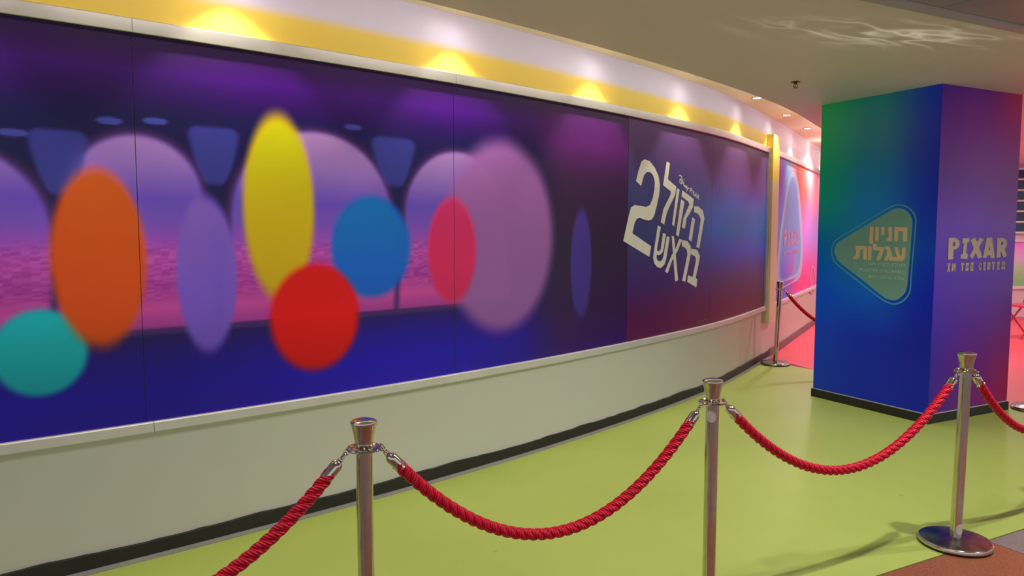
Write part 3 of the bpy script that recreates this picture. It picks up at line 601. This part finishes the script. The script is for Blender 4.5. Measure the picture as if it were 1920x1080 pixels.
# ================================================================== MURALS
MZ0, MZ1, MOFF = .655, 2.425, .02
MG = 1.6
def mural(name, label, seams, fn, m, gain, cell):
    root = empty(name, W(seams[len(seams) // 2], 0, .60)); tag(root, label, 'mural')
    inv = Matrix.Translation(-root.location)
    pans = []
    for a, b in zip(seams, seams[1:]):
        o = grid_print('panel', lambda u, v: inv @ W(u, MOFF, v), a + .0015, b - .0015, MZ0 - .005, MZ1 + .005, max(4, int((b - a) / cell)), int(1.77 / cell), fn, m, root, gain)
        pans.append(o)
    return root, inv, pans
def rails(root, inv, cuts_top, cuts_bot, end=None):
    for a, b in zip(cuts_top, cuts_top[1:]):
        bm = arc_strip(a + .001, b - .001, [(0, MZ1), (.042, MZ1), (.045, MZ1 + .003), (.045, 2.484), (.040, 2.489), (0, 2.489)]); bmesh.ops.transform(bm, matrix=inv, verts=bm.verts)
        bm_obj('top_rail', bm, M_STEEL, root)
    for a, b in zip(cuts_bot, cuts_bot[1:]):
        bm = arc_strip(a + .001, b - .001, [(0, .603), (.036, .603), (.045, .61), (.045, MZ0 - .004), (.041, MZ0), (0, MZ0)]); bmesh.ops.transform(bm, matrix=inv, verts=bm.verts)
        bm_obj('bottom_rail', bm, M_LEDGE, root)
    if end:
        bm = arc_strip(end, end + .05, [(0, MZ0), (.045, MZ0), (.045, MZ1), (0, MZ1)]); bmesh.ops.transform(bm, matrix=inv, verts=bm.verts)
        bm_obj('end_rail', bm, M_STEEL, root)
seams = [-21.7, -19.883, -18.092, -16.28, -14.775, -12.86]
mu, inv, pans = mural('wall_mural', 'long metal framed purple mural with a white title on the curved wall', seams, mural_colour, M_MURAL, MG, .0085)
rails(mu, inv, [-21.7, -19.883, -18.09, -16.21, -12.81], [-21.7, -19.855, -18.07, -16.14, -12.81], -12.86)
put = lambda s, z: inv @ W(s, MOFF + .0015, z)
for grp in (('two',), ('lamed',), ('vav',), ('kuf', 'kuf_leg'), ('he', 'he_leg'), ('shin',), ('alef_stroke', 'alef_arm'), ('resh',), ('bet',)):
    flat_polys('title_letter', [[TITLE[k]] for k in grp], put, M_WHITE, mu)
wm = []
for st in WORDMARK: wm += stroke(st, .0095)
flat_polys('small_lettering', wm, put, M_WHITE, mu)
font_on('notice_lettering', '©Disney/Pixar', (COPY[0][0], COPY[0][1] - .012), (COPY[1][0], COPY[1][1] + .022), put, mat('faded_print', lin((130, 96, 128)), .5, var=.02), mu, .004)
# second mural
mu2, inv2, pans2 = mural('far_mural', 'bright blue and pink framed mural on the wall behind the pillar', [-12.47, -11.62, -9.97, -8.07, -6.17], far_mural_colour, M_MURAL, 1.25, .04)
rails(mu2, inv2, [-12.47, -9.97, -6.17], [-12.47, -9.97, -6.17])
put2 = lambda s, z: inv2 @ W(s, MOFF + .0015, z); put3 = lambda s, z: inv2 @ W(s, MOFF + .003, z)
flat_polys('pick_outline', [[PICK_O, PICK_I]], put2, mat('pale_blue_print', lin((176, 190, 235)), .5, var=.02), mu2)
flat_polys('pick_field', [[PICK_I]], put2, mat('blue_print', lin((130, 160, 232)), .5, var=.02), mu2)
M_ROSE = mat('rose_print', lin((216, 160, 205)), .5, var=.02)
(a, b), (c, d) = TEXT2
for row, (p0, p1) in (('PIXAR', (a, b)), ('IN THE CENTER', (c, d))):
    n = len(row)
    for i, ch in enumerate(row):
        if ch == ' ': continue
        x0 = p0[0] + (p1[0] - p0[0]) * i / n; x1 = p0[0] + (p1[0] - p0[0]) * (i + .86) / n
        flat_polys('far_letter', glyph_polys(ch, (x0, p0[1]), (x1, p1[1]), .042 if n == 5 else .016), put3, M_ROSE, mu2)
flat_polys('badge_outline', [[BADGE, BADGE_I]], put3, M_ROSE, mu2)

# ================================================================== LAMPS
def spot(name, parent, loc, power, col, size, blend, radius, aim=(0, 0, -1)):
    l = bpy.data.lights.new(name, 'SPOT'); l.energy = power; l.color = col; l.spot_size = math.radians(size); l.spot_blend = blend; l.shadow_soft_size = radius
    o = bpy.data.objects.new(name, l); o.location = loc; o.rotation_euler = Vector(aim).to_track_quat('-Z', 'Y').to_euler()
    return link(o, parent)
ring_bm = lathe([(.040, -.002), (.052, -.004), (.056, 0.0), (.056, .004), (.040, .004)], 32)
ring_me = bpy.data.meshes.new('trim_ring'); ring_bm.faces.ensure_lookup_table(); bmesh.ops.recalc_face_normals(ring_bm, faces=ring_bm.faces); ring_bm.to_mesh(ring_me); ring_bm.free(); ring_me.materials.append(M_TRIM)
disc_bm = lathe([(0, 0.001), (.041, 0.001), (.041, .003), (0, .003)], 32)
disc_me = bpy.data.meshes.new('lamp_disc'); bmesh.ops.recalc_face_normals(disc_bm, faces=disc_bm.faces); disc_bm.to_mesh(disc_me); disc_bm.free(); disc_me.materials.append(M_LAMP)
def downlight(loc, label, group, power, col, size, blend, radius, scale=1., spill=0):
    e = empty('downlight', loc); tag(e, label, 'ceiling light', group); e.scale = (scale,) * 3
    link(bpy.data.objects.new('trim_ring', ring_me), e); link(bpy.data.objects.new('lamp_disc', disc_me), e)
    spot('downlight_bulb', e, (0, 0, -.008), power, col, size, blend, radius)
    if spill: spot('downlight_spill', e, (0, 0, -.008), spill, col, 176, 1., radius)
    return e
cove_s = [-20.78, -19.437, -18.09, -16.75, -15.44, -14.07, -12.755, -11.46, -10.03, -8.7]
where = {-14.07: 'round downlight half hidden by the ceiling edge, nearest of those in view', -12.755: 'round downlight in the pale strip above the yellow upright',
         -11.46: 'round downlight in the pale strip above the blue and pink mural', -10.03: 'round downlight at the green edge of the pillar top'}
for s in cove_s:
    downlight(W(s, .20, ZCOVE - .004), where.get(s, 'small round downlight hidden above the edge of the plaster ceiling'), 'downlights washing the curved wall', COVE_W, COVE_COL, 86, .42, .02, spill=SPILL_W)
for i, t in enumerate((-2.85, -1.2, .30, 1.95)):
    q = JN(t, .85)
    downlight(Vector((q.x, q.y, ZC - .002)), 'round downlight in the metal panels over the walkway', 'downlights over the walkway', HALL_W * (.3, .33, 1., .8)[i], (1.0, .96, .90), 150, .6, .03, 1.6)
for x, y in ((5.6, 9.2), (7.6, 11.4), (4.6, 11.0), (9.5, 9.0)):
    downlight(Vector((x, y, ZC)), 'round downlight over the pink floor behind the pillar', 'downlights over the pink floor', FAR_W, (1.0, .90, .84), 160, .6, .08, 1.6)
# light bars in the cove, behind the edge of the plaster ceiling
M_BAR = mat('light_bar_diffuser', (1, 1, 1), .5, emit=((1.0, .92, .80), 3.))
for i in range(11):
    s = -20.9 + i * 1.3; n = WN(s); c = W(s, EDGE - .045, 2.725); tdir = W(s + .1) - W(s - .1); tdir.z = 0; tdir.normalize()
    e = empty('cove_light_bar', c); tag(e, 'slim light bar lying hidden in the cove above the curved wall', 'light bar', 'light bars in the cove')
    bm = bmesh.new(); box(bm, -tdir * .6 + n * .005 + Vector((0, 0, -.02)), tdir * 1.2, n * .03, (0, 0, .04)); bm_obj('housing', bm, M_TRIM, e)
    bm = bmesh.new(); box(bm, -tdir * .59 + Vector((0, 0, -.014)), tdir * 1.18, n * .004, (0, 0, .028)); bm_obj('diffuser', bm, M_BAR, e)
    l = bpy.data.lights.new('bar_light', 'AREA'); l.shape = 'RECTANGLE'; l.size = 1.18; l.size_y = .03; l.energy = STRIP_W; l.color = (1.0, .92, .80)
    lo = bpy.data.objects.new('bar_light', l); lo.location = -n * .006
    zz = (n - Vector((0, 0, .12))).normalized(); xx = tdir; yy = zz.cross(xx); xx = yy.cross(zz)      # the lamp shines along -Z, at the wall
    lo.rotation_euler = Matrix((xx, yy, zz)).transposed().to_euler(); link(lo, e)
# sprinkler in the plaster ceiling
sp = empty('fire_sprinkler', (2.16, 5.79, ZC)); tag(sp, 'small brass fire sprinkler hanging from the plaster ceiling', 'sprinkler')
bm_obj('escutcheon', lathe([(0, 0), (.034, 0), (.036, -.003), (.014, -.008), (0, -.008)], 24), M_BRASS, sp, True)
bm_obj('body', lathe([(0, -.006), (.013, -.006), (.013, -.016), (.009, -.020), (0, -.020)], 16), M_BRASS, sp, True)
def tube_path(pts, r, n=8, closed=False):
    bm = bmesh.new(); rings = []; N = len(pts)
    for i, p in enumerate(pts):
        a = pts[(i - 1) % N] if (closed or i) else p; b = pts[(i + 1) % N] if (closed or i < N - 1) else p
        x, y, d = frame_of(Vector(b) - Vector(a))
        rings.append([bm.verts.new(Vector(p) + (x * math.cos(2 * math.pi * k / n) + y * math.sin(2 * math.pi * k / n)) * r) for k in range(n)])
    for i in range(N if closed else N - 1):
        A, B = rings[i], rings[(i + 1) % N]
        for k in range(n): bm.faces.new((A[k], A[(k + 1) % n], B[(k + 1) % n], B[k]))
    if not closed: bm.faces.new(rings[0]); bm.faces.new(rings[-1])
    return bm
for sgn in (-1, 1):
    bm_obj('frame_arm', tube_path([(.010 * sgn, 0, -.016), (.014 * sgn, 0, -.026), (.013 * sgn, 0, -.038), (.005 * sgn, 0, -.046)], .0028), M_BRASS, sp)
bm_obj('bulb', lathe([(0, -.02), (.003, -.022), (.003, -.042), (0, -.044)], 10), mat('sprinkler_bulb', (.5, .12, .05), .2, var=.1), sp)
bm_obj('deflector', lathe([(0, -.046), (.016, -.046), (.017, -.048), (0, -.049)], 16), M_BRASS, sp)

# ================================================================== STANCHIONS AND ROPES
RING_Z, RING_R = .868, .050
def make_stanchion():
    e = empty('rope_stanchion')
    bm_obj('rubber_foot', lathe([(0, 0), (.158, 0), (.160, .003), (.160, .010), (0, .010)], 64), M_RUBBER, e, True)
    bm_obj('base_rim', lathe([(.1, .009), (.160, .009), (.1625, .012), (.1625, .026), (.160, .0295), (.157, .0305), (.152, .0305), (.152, .02), (.1, .02)], 72), M_CHROME, e, True)
    bm_obj('base_plate', lathe([(0, .012), (.152, .012), (.152, .0300), (.147, .0315), (.06, .038), (.034, .041), (0, .041)], 72), M_BASE, e, True)
    bm_obj('pole', lathe([(.0, .040), (.026, .040), (.026, .875), (0, .875)], 40), M_CHROME, e, True)
    bm_obj('collar_ring', lathe([(.026, RING_Z - .005), (.046, RING_Z - .006), (.053, RING_Z - .004), (.055, RING_Z), (.053, RING_Z + .004), (.046, RING_Z + .005), (.043, RING_Z + .002), (.030, RING_Z + .002), (.026, RING_Z + .005)], 48), M_CHROME, e, True)
    bm_obj('head', lathe([(0, .872), (.027, .872), (.0275, .880), (.030, .900), (.0345, .925), (.040, .944), (.0415, .950), (.0405, .954), (.036, .957), (.024, .9605), (0, .962)], 48), M_CHROME, e, True)
    return e
def copy_thing(o):
    c = o.copy(); COL.objects.link(c)
    for ch in list(o.children):
        k = ch.copy(); COL.objects.link(k); k.parent = c; k.matrix_parent_inverse = ch.matrix_parent_inverse.copy()
    return c
ST = {'a': (-1.73, 1.65, 0), 'b': (-.462, 2.287, 0), 'c': (.795, 2.916, 0), 'd': (2.186, 3.575, 0), 'e': (3.40, 4.19, 0), 'f': (3.03, 8.50, 0), 'g': (4.10, 7.62, 0), 'h': (4.49, 6.34, 0)}
LBL = {'a': 'chrome rope stanchion at the near end of the rope row', 'b': 'nearest chrome rope stanchion in view, standing before the long purple mural',
       'c': 'chrome rope stanchion in the middle, round sticker below its collar', 'd': 'chrome rope stanchion in front of the violet pillar face, base on the tile edge',
       'e': 'chrome rope stanchion past the right end of the tile edge', 'f': 'distant chrome rope stanchion beside the yellow upright where the floor turns pink',
       'g': 'chrome rope stanchion hidden behind the pillar', 'h': 'chrome rope stanchion at the right, only its base rim in view beside the pillar'}
TILT = {'d': (0, .015), 'f': (0, .035)}
proto = make_stanchion(); st_obj = {}
for i, (k, loc) in enumerate(ST.items()):
    o = proto if i == 0 else copy_thing(proto)
    o.location = loc; tag(o, LBL[k], 'stanchion', 'chrome rope stanchions'); st_obj[k] = o
def tilt_pole(o, ang):
    for ch in o.children:
        if ch.name.split('.')[0] in ('pole', 'head', 'collar_ring'):
            ch.rotation_euler = (0, ang, 0)
for k, (_, a) in TILT.items(): tilt_pole(st_obj[k], a)
def head_off(k):
    return Vector((math.sin(TILT[k][1]) * RING_Z, 0, 0)) if k in TILT else Vector((0, 0, 0))
def sticker(k, ang, z, r):
    """round paper label wrapped on the pole"""
    vs = [(0, 0)] + [(r * q / 4 * math.cos(2 * math.pi * i / 20), r * q / 4 * math.sin(2 * math.pi * i / 20)) for q in (1, 2, 3, 4) for i in range(20)]
    R_ = .0268; sh = head_off(k) * (z / RING_Z)
    pts = [(R_ * math.cos(ang + x / R_) + sh.x, R_ * math.sin(ang + x / R_), z + y * 1.25) for x, y in vs]
    fcs = [(0, i + 1, (i + 1) % 20 + 1) for i in range(20)] + [(1 + q * 20 + i, 21 + q * 20 + i, 21 + q * 20 + (i + 1) % 20, 1 + q * 20 + (i + 1) % 20) for q in range(3) for i in range(20)]
    o = mesh_obj('sticker', pts, fcs, M_STICK, st_obj[k]); o['label'] = 'round pale paper sticker'
# added unseen spot; its noise pattern imitates base plate reflections on the ceiling
gl = bpy.data.lights.new('added_streak_spot', 'SPOT'); gl.energy = 150; gl.color = (1.0, .93, .80); gl.spot_size = math.radians(60); gl.spot_blend = .3; gl.shadow_soft_size = .006
go = bpy.data.objects.new('added_streak_spot', gl); src = Vector((2.15, 3.66, .05)); dst = Vector((2.20, 4.42, ZC))
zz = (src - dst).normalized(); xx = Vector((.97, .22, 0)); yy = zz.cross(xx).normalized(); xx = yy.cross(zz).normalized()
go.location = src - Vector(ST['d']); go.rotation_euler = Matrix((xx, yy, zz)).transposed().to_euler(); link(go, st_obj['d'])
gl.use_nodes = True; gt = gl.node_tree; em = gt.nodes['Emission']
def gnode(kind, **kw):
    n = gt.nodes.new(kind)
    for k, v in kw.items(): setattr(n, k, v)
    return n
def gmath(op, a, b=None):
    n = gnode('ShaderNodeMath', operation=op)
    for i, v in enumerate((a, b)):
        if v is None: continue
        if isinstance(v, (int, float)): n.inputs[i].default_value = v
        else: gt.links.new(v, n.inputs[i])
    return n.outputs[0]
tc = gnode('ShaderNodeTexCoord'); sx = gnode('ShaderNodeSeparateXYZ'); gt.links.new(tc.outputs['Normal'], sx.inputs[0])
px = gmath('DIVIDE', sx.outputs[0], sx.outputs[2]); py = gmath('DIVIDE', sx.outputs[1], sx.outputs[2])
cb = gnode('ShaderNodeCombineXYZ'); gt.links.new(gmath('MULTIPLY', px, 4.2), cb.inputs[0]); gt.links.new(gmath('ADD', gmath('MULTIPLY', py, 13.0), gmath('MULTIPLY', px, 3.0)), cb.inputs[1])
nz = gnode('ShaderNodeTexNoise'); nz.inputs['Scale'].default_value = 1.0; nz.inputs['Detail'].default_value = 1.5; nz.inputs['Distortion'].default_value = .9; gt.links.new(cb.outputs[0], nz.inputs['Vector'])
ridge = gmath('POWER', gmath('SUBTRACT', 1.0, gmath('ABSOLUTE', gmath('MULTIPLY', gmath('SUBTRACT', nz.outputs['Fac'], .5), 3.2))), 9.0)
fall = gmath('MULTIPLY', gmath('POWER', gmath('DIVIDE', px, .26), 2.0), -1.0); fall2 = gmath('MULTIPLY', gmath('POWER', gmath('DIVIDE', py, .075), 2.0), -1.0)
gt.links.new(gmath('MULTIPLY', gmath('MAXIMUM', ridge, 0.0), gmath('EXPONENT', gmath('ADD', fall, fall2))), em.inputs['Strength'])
sticker('c', math.radians(-112), .815, .020)
sticker('d', math.radians(-75), .085, .022)

# ropes
M_ROPE = bpy.data.materials.new('crimson_silk_rope'); M_ROPE.use_nodes = True
nt = M_ROPE.node_tree; p = nt.nodes['Principled BSDF']
p.inputs['Base Color'].default_value = (.62, .004, .035, 1); p.inputs['Roughness'].default_value = .4; p.inputs['Specular IOR Level'].default_value = .3
uv = nt.nodes.new('ShaderNodeUVMap'); mp = nt.nodes.new('ShaderNodeMapping'); mp.inputs['Scale'].default_value = (1, 1, 1)
wv = nt.nodes.new('ShaderNodeTexWave'); wv.wave_type = 'BANDS'; wv.bands_direction = 'X'; wv.inputs['Scale'].default_value = 1.0; wv.inputs['Distortion'].default_value = .15
nt.links.new(uv.outputs[0], mp.inputs['Vector']); nt.links.new(mp.outputs[0], wv.inputs['Vector'])
rr = nt.nodes.new('ShaderNodeValToRGB'); rr.color_ramp.elements[0].color = (.32, .0, .012, 1); rr.color_ramp.elements[1].color = (.86, .002, .04, 1)
rr.color_ramp.elements[0].position = .1; rr.color_ramp.elements[1].position = .6
nt.links.new(wv.outputs['Fac'], rr.inputs['Fac']); nt.links.new(rr.outputs['Color'], p.inputs['Base Color'])
b = nt.nodes.new('ShaderNodeBump'); b.inputs['Strength'].default_value = .9; b.inputs['Distance'].default_value = .003
nt.links.new(wv.outputs['Fac'], b.inputs['Height']); nt.links.new(b.outputs['Normal'], p.inputs['Normal'])
def rope(k0, k1, sag, label, r=.0215, skew=0.):
    A = Vector(ST[k0]) + head_off(k0); B = Vector(ST[k1]) + head_off(k1)
    d = (B - A); d.z = 0; d.normalize()
    A = A + d * .052 + Vector((0, 0, RING_Z)); B = B - d * .052 + Vector((0, 0, RING_Z))
    N = 400
    crv = [A.lerp(B, t) - Vector((0, 0, 4 * sag * t * (1 - t) * (1 + skew * (t - .5)))) for t in [i / N for i in range(N + 1)]]
    L = [0.]
    for a, b in zip(crv, crv[1:]): L.append(L[-1] + (b - a).length)
    tot = L[-1]; Ls = np.array(L)
    C = np.array([tuple(c) for c in crv])
    def at(l): return Vector([float(np.interp(l, Ls, C[:, i])) for i in range(3)])
    e = empty('barrier_rope', at(tot / 2)); tag(e, label, 'rope', 'red barrier ropes')
    inv = Matrix.Translation(-e.location)
    CH_, FE = .040, .062
    # cord of four twisted strands
    l0, l1 = CH_ + FE * .75, tot - CH_ - FE * .75; n = int((l1 - l0) / .0055); ns, nk = 3, 12; pitch = .108
    vs, fs, uvs = [], [], []
    sr = r * .47; hr = r - sr
    for q in range(ns):
        base = len(vs)
        for i in range(n + 1):
            l = l0 + (l1 - l0) * i / n
            x, y, t = frame_of(at(min(tot, l + .004)) - at(max(0, l - .004)))
            ph = 2 * math.pi * (l / pitch + q / ns)
            rad = x * math.cos(ph) + y * math.sin(ph); tg = -x * math.sin(ph) + y * math.cos(ph)
            td = (t + tg * (2 * math.pi * hr / pitch)).normalized(); side = td.cross(rad).normalized()
            c = at(l) + rad * hr
            for k in range(nk):
                a = 2 * math.pi * k / nk
                vs.append(inv @ (c + (rad * math.cos(a) + side * math.sin(a) * 1.18) * sr)); uvs.append((k / nk, l))
        for i in range(n):
            for k in range(nk):
                k2 = (k + 1) % nk
                fs.append((base + i * nk + k, base + i * nk + k2, base + (i + 1) * nk + k2, base + (i + 1) * nk + k))
    o = mesh_obj('cord', vs, fs, M_ROPE, e, True)
    ul = o.data.uv_layers.new(name='UVMap'); F = 6
    for poly_ in o.data.polygons:
        ks = [(v % nk) for v in poly_.vertices]
        for li, v, k in zip(poly_.loop_indices, poly_.vertices, ks):
            kk = k if not (max(ks) == nk - 1 and min(ks) == 0 and k == 0) else nk
            ul.data[li].uv = ((kk / nk * F - uvs[v][1] * 62) * .314159, 0)
    # metal end caps with their hook chain
    for end in (0, 1):
        f = (lambda l: at(l)) if end == 0 else (lambda l: at(tot - l))
        p0, p1 = f(CH_), f(CH_ + FE); x, y, t = frame_of(p1 - p0)
        M = Matrix((( x.x, y.x, t.x, p0.x), (x.y, y.y, t.y, p0.y), (x.z, y.z, t.z, p0.z), (0, 0, 0, 1)))
        bm = lathe([(0, -.004), (.006, -.003), (.013, .003), (.0185, .012), (.0195, .018), (.0195, .060), (.0205, .061), (.0205, .064), (.0175, .064), (0, .055)], 28)
        bmesh.ops.transform(bm, matrix=inv @ M, verts=bm.verts)
        cap = bm_obj('end_cap', bm, M_CHROME, e, True)
        for sg in (-1, 1):
            bm = tube_path([M @ Vector((sg * .019, 0, .040)), M @ Vector((sg * .0235, 0, .040))], .0022, 8); bmesh.ops.transform(bm, matrix=inv, verts=bm.verts); bm_obj('screw', bm, M_BLACK, cap)
        for j, (lc, rl) in enumerate(((.006, .011), (.020, .010), (.032, .009))):
            c = f(lc); x, y, t = frame_of(f(lc + .004) - f(max(0, lc - .004))); u = x if j % 2 else y
            bm = tube_path([c + (t * math.cos(a) * 1.15 + u * math.sin(a) * .75) * rl for a in [2 * math.pi * i / 16 for i in range(16)]], .0026, 8, True)
            bmesh.ops.transform(bm, matrix=inv, verts=bm.verts); bm_obj('hook_link', bm, M_CHROME, cap, True)
    return e
rope('a', 'b', .40, 'red twisted rope running off the lower left corner from the nearest stanchion')
rope('b', 'c', .40, 'red twisted rope hanging low in the foreground, left of the stanchion with the collar sticker')
rope('c', 'd', .38, 'red twisted rope hanging in front of the blue pillar face')
rope('d', 'e', .38, 'red twisted rope running off the right edge in front of the violet pillar face')
rope('f', 'g', .40, 'red twisted rope at the back, dropping behind the left edge of the pillar')

# ================================================================== FAR CORNER BEHIND THE PILLAR
wb = bmesh.new(); box(wb, (6.2, 13.2, 0), (7.5, 0, 0), (0, .12, 0), (0, 0, ZC))
struct(bm_obj('wall_back', wb, mat('back_wall_paint', (.75, .60, .66), .6, var=.04)), 'pale wall at the far end of the pink floor')
BG = lambda U, V: lerp_tab(V, [(.5, (120, 190, 110)), (.85, (170, 205, 150)), (1.05, (215, 190, 215)), (1.35, (235, 140, 225))])
fm = empty('far_poster', (8.9, 13.2, .55)); tag(fm, 'green to pink poster on the back wall, seen past the right edge of the pillar', 'poster')
grid_print('sheet', lambda u, v: Vector((u - 8.9, -.012, v - .55)), 7.8, 11.5, .55, 1.33, 10, 16, BG, M_MURAL, fm, 1.2)
bm = bmesh.new()
for a, b2 in (((7.74, 1.33), (3.82, .05)), ((7.74, .50), (3.82, .05))): box(bm, (a[0] - 8.9, -.04, a[1] - .55), (b2[0], 0, 0), (0, .039, 0), (0, 0, b2[1]))
bm_obj('poster_frame', bm, mat('poster_frame_white', (.8, .74, .76), .5, var=.03), fm)
# window above the poster
wn = struct(bm_obj('window_1', (lambda bm: (box(bm, (7.7, 13.17, 1.5), (3.6, 0, 0), (0, .02, 0), (0, 0, 1.1)), bm)[1])(bmesh.new()), mat('blue_glass', (.03, .06, .16), .1, var=.1, vscale=2)), 'dark blue paned window on the back wall')
for x in [7.7 + i * .36 for i in range(11)]:
    bm = bmesh.new(); box(bm, (x - .02, 13.13, 1.48), (.04, 0, 0), (0, .04, 0), (0, 0, 1.14)); bm_obj('window_bar', bm, M_WHITE, wn)
for z in [1.48 + i * .185 for i in range(7)]:
    bm = bmesh.new(); box(bm, (7.68, 13.135, z), (3.64, 0, 0), (0, .03, 0), (0, 0, .03)); bm_obj('window_bar', bm, M_WHITE, wn)
# folding chair
fc = empty('folding_chair', (7.42, 10.75, 0)); fc.rotation_euler = (0, 0, .25); tag(fc, 'red folding chair at the back on the pink floor, half cut by the right edge', 'chair')
bm = bmesh.new(); box(bm, (-.21, -.20, .44), (.42, 0, 0), (0, .40, 0), (0, 0, .025)); bmesh.ops.bevel(bm, geom=bm.edges[:], offset=.008, segments=2); bm_obj('seat', bm, M_RED, fc)
for y in (-.18, .18):
    for sg in (-1, 1):
        bm_obj('leg', tube_path([(sg * .24, y, .013), (-sg * .18, y * .95, .45)], .013, 8), M_RED, fc)
for y in (-.18, .18): bm_obj('back_post', tube_path([(.18, y, .45), (.27, y, .88)], .012, 8), M_RED, fc)
bm = bmesh.new(); box(bm, (.235, -.19, .68), (.02, 0, 0), (0, .38, 0), (.035, 0, .17)); bm_obj('backrest', bm, M_RED, fc)
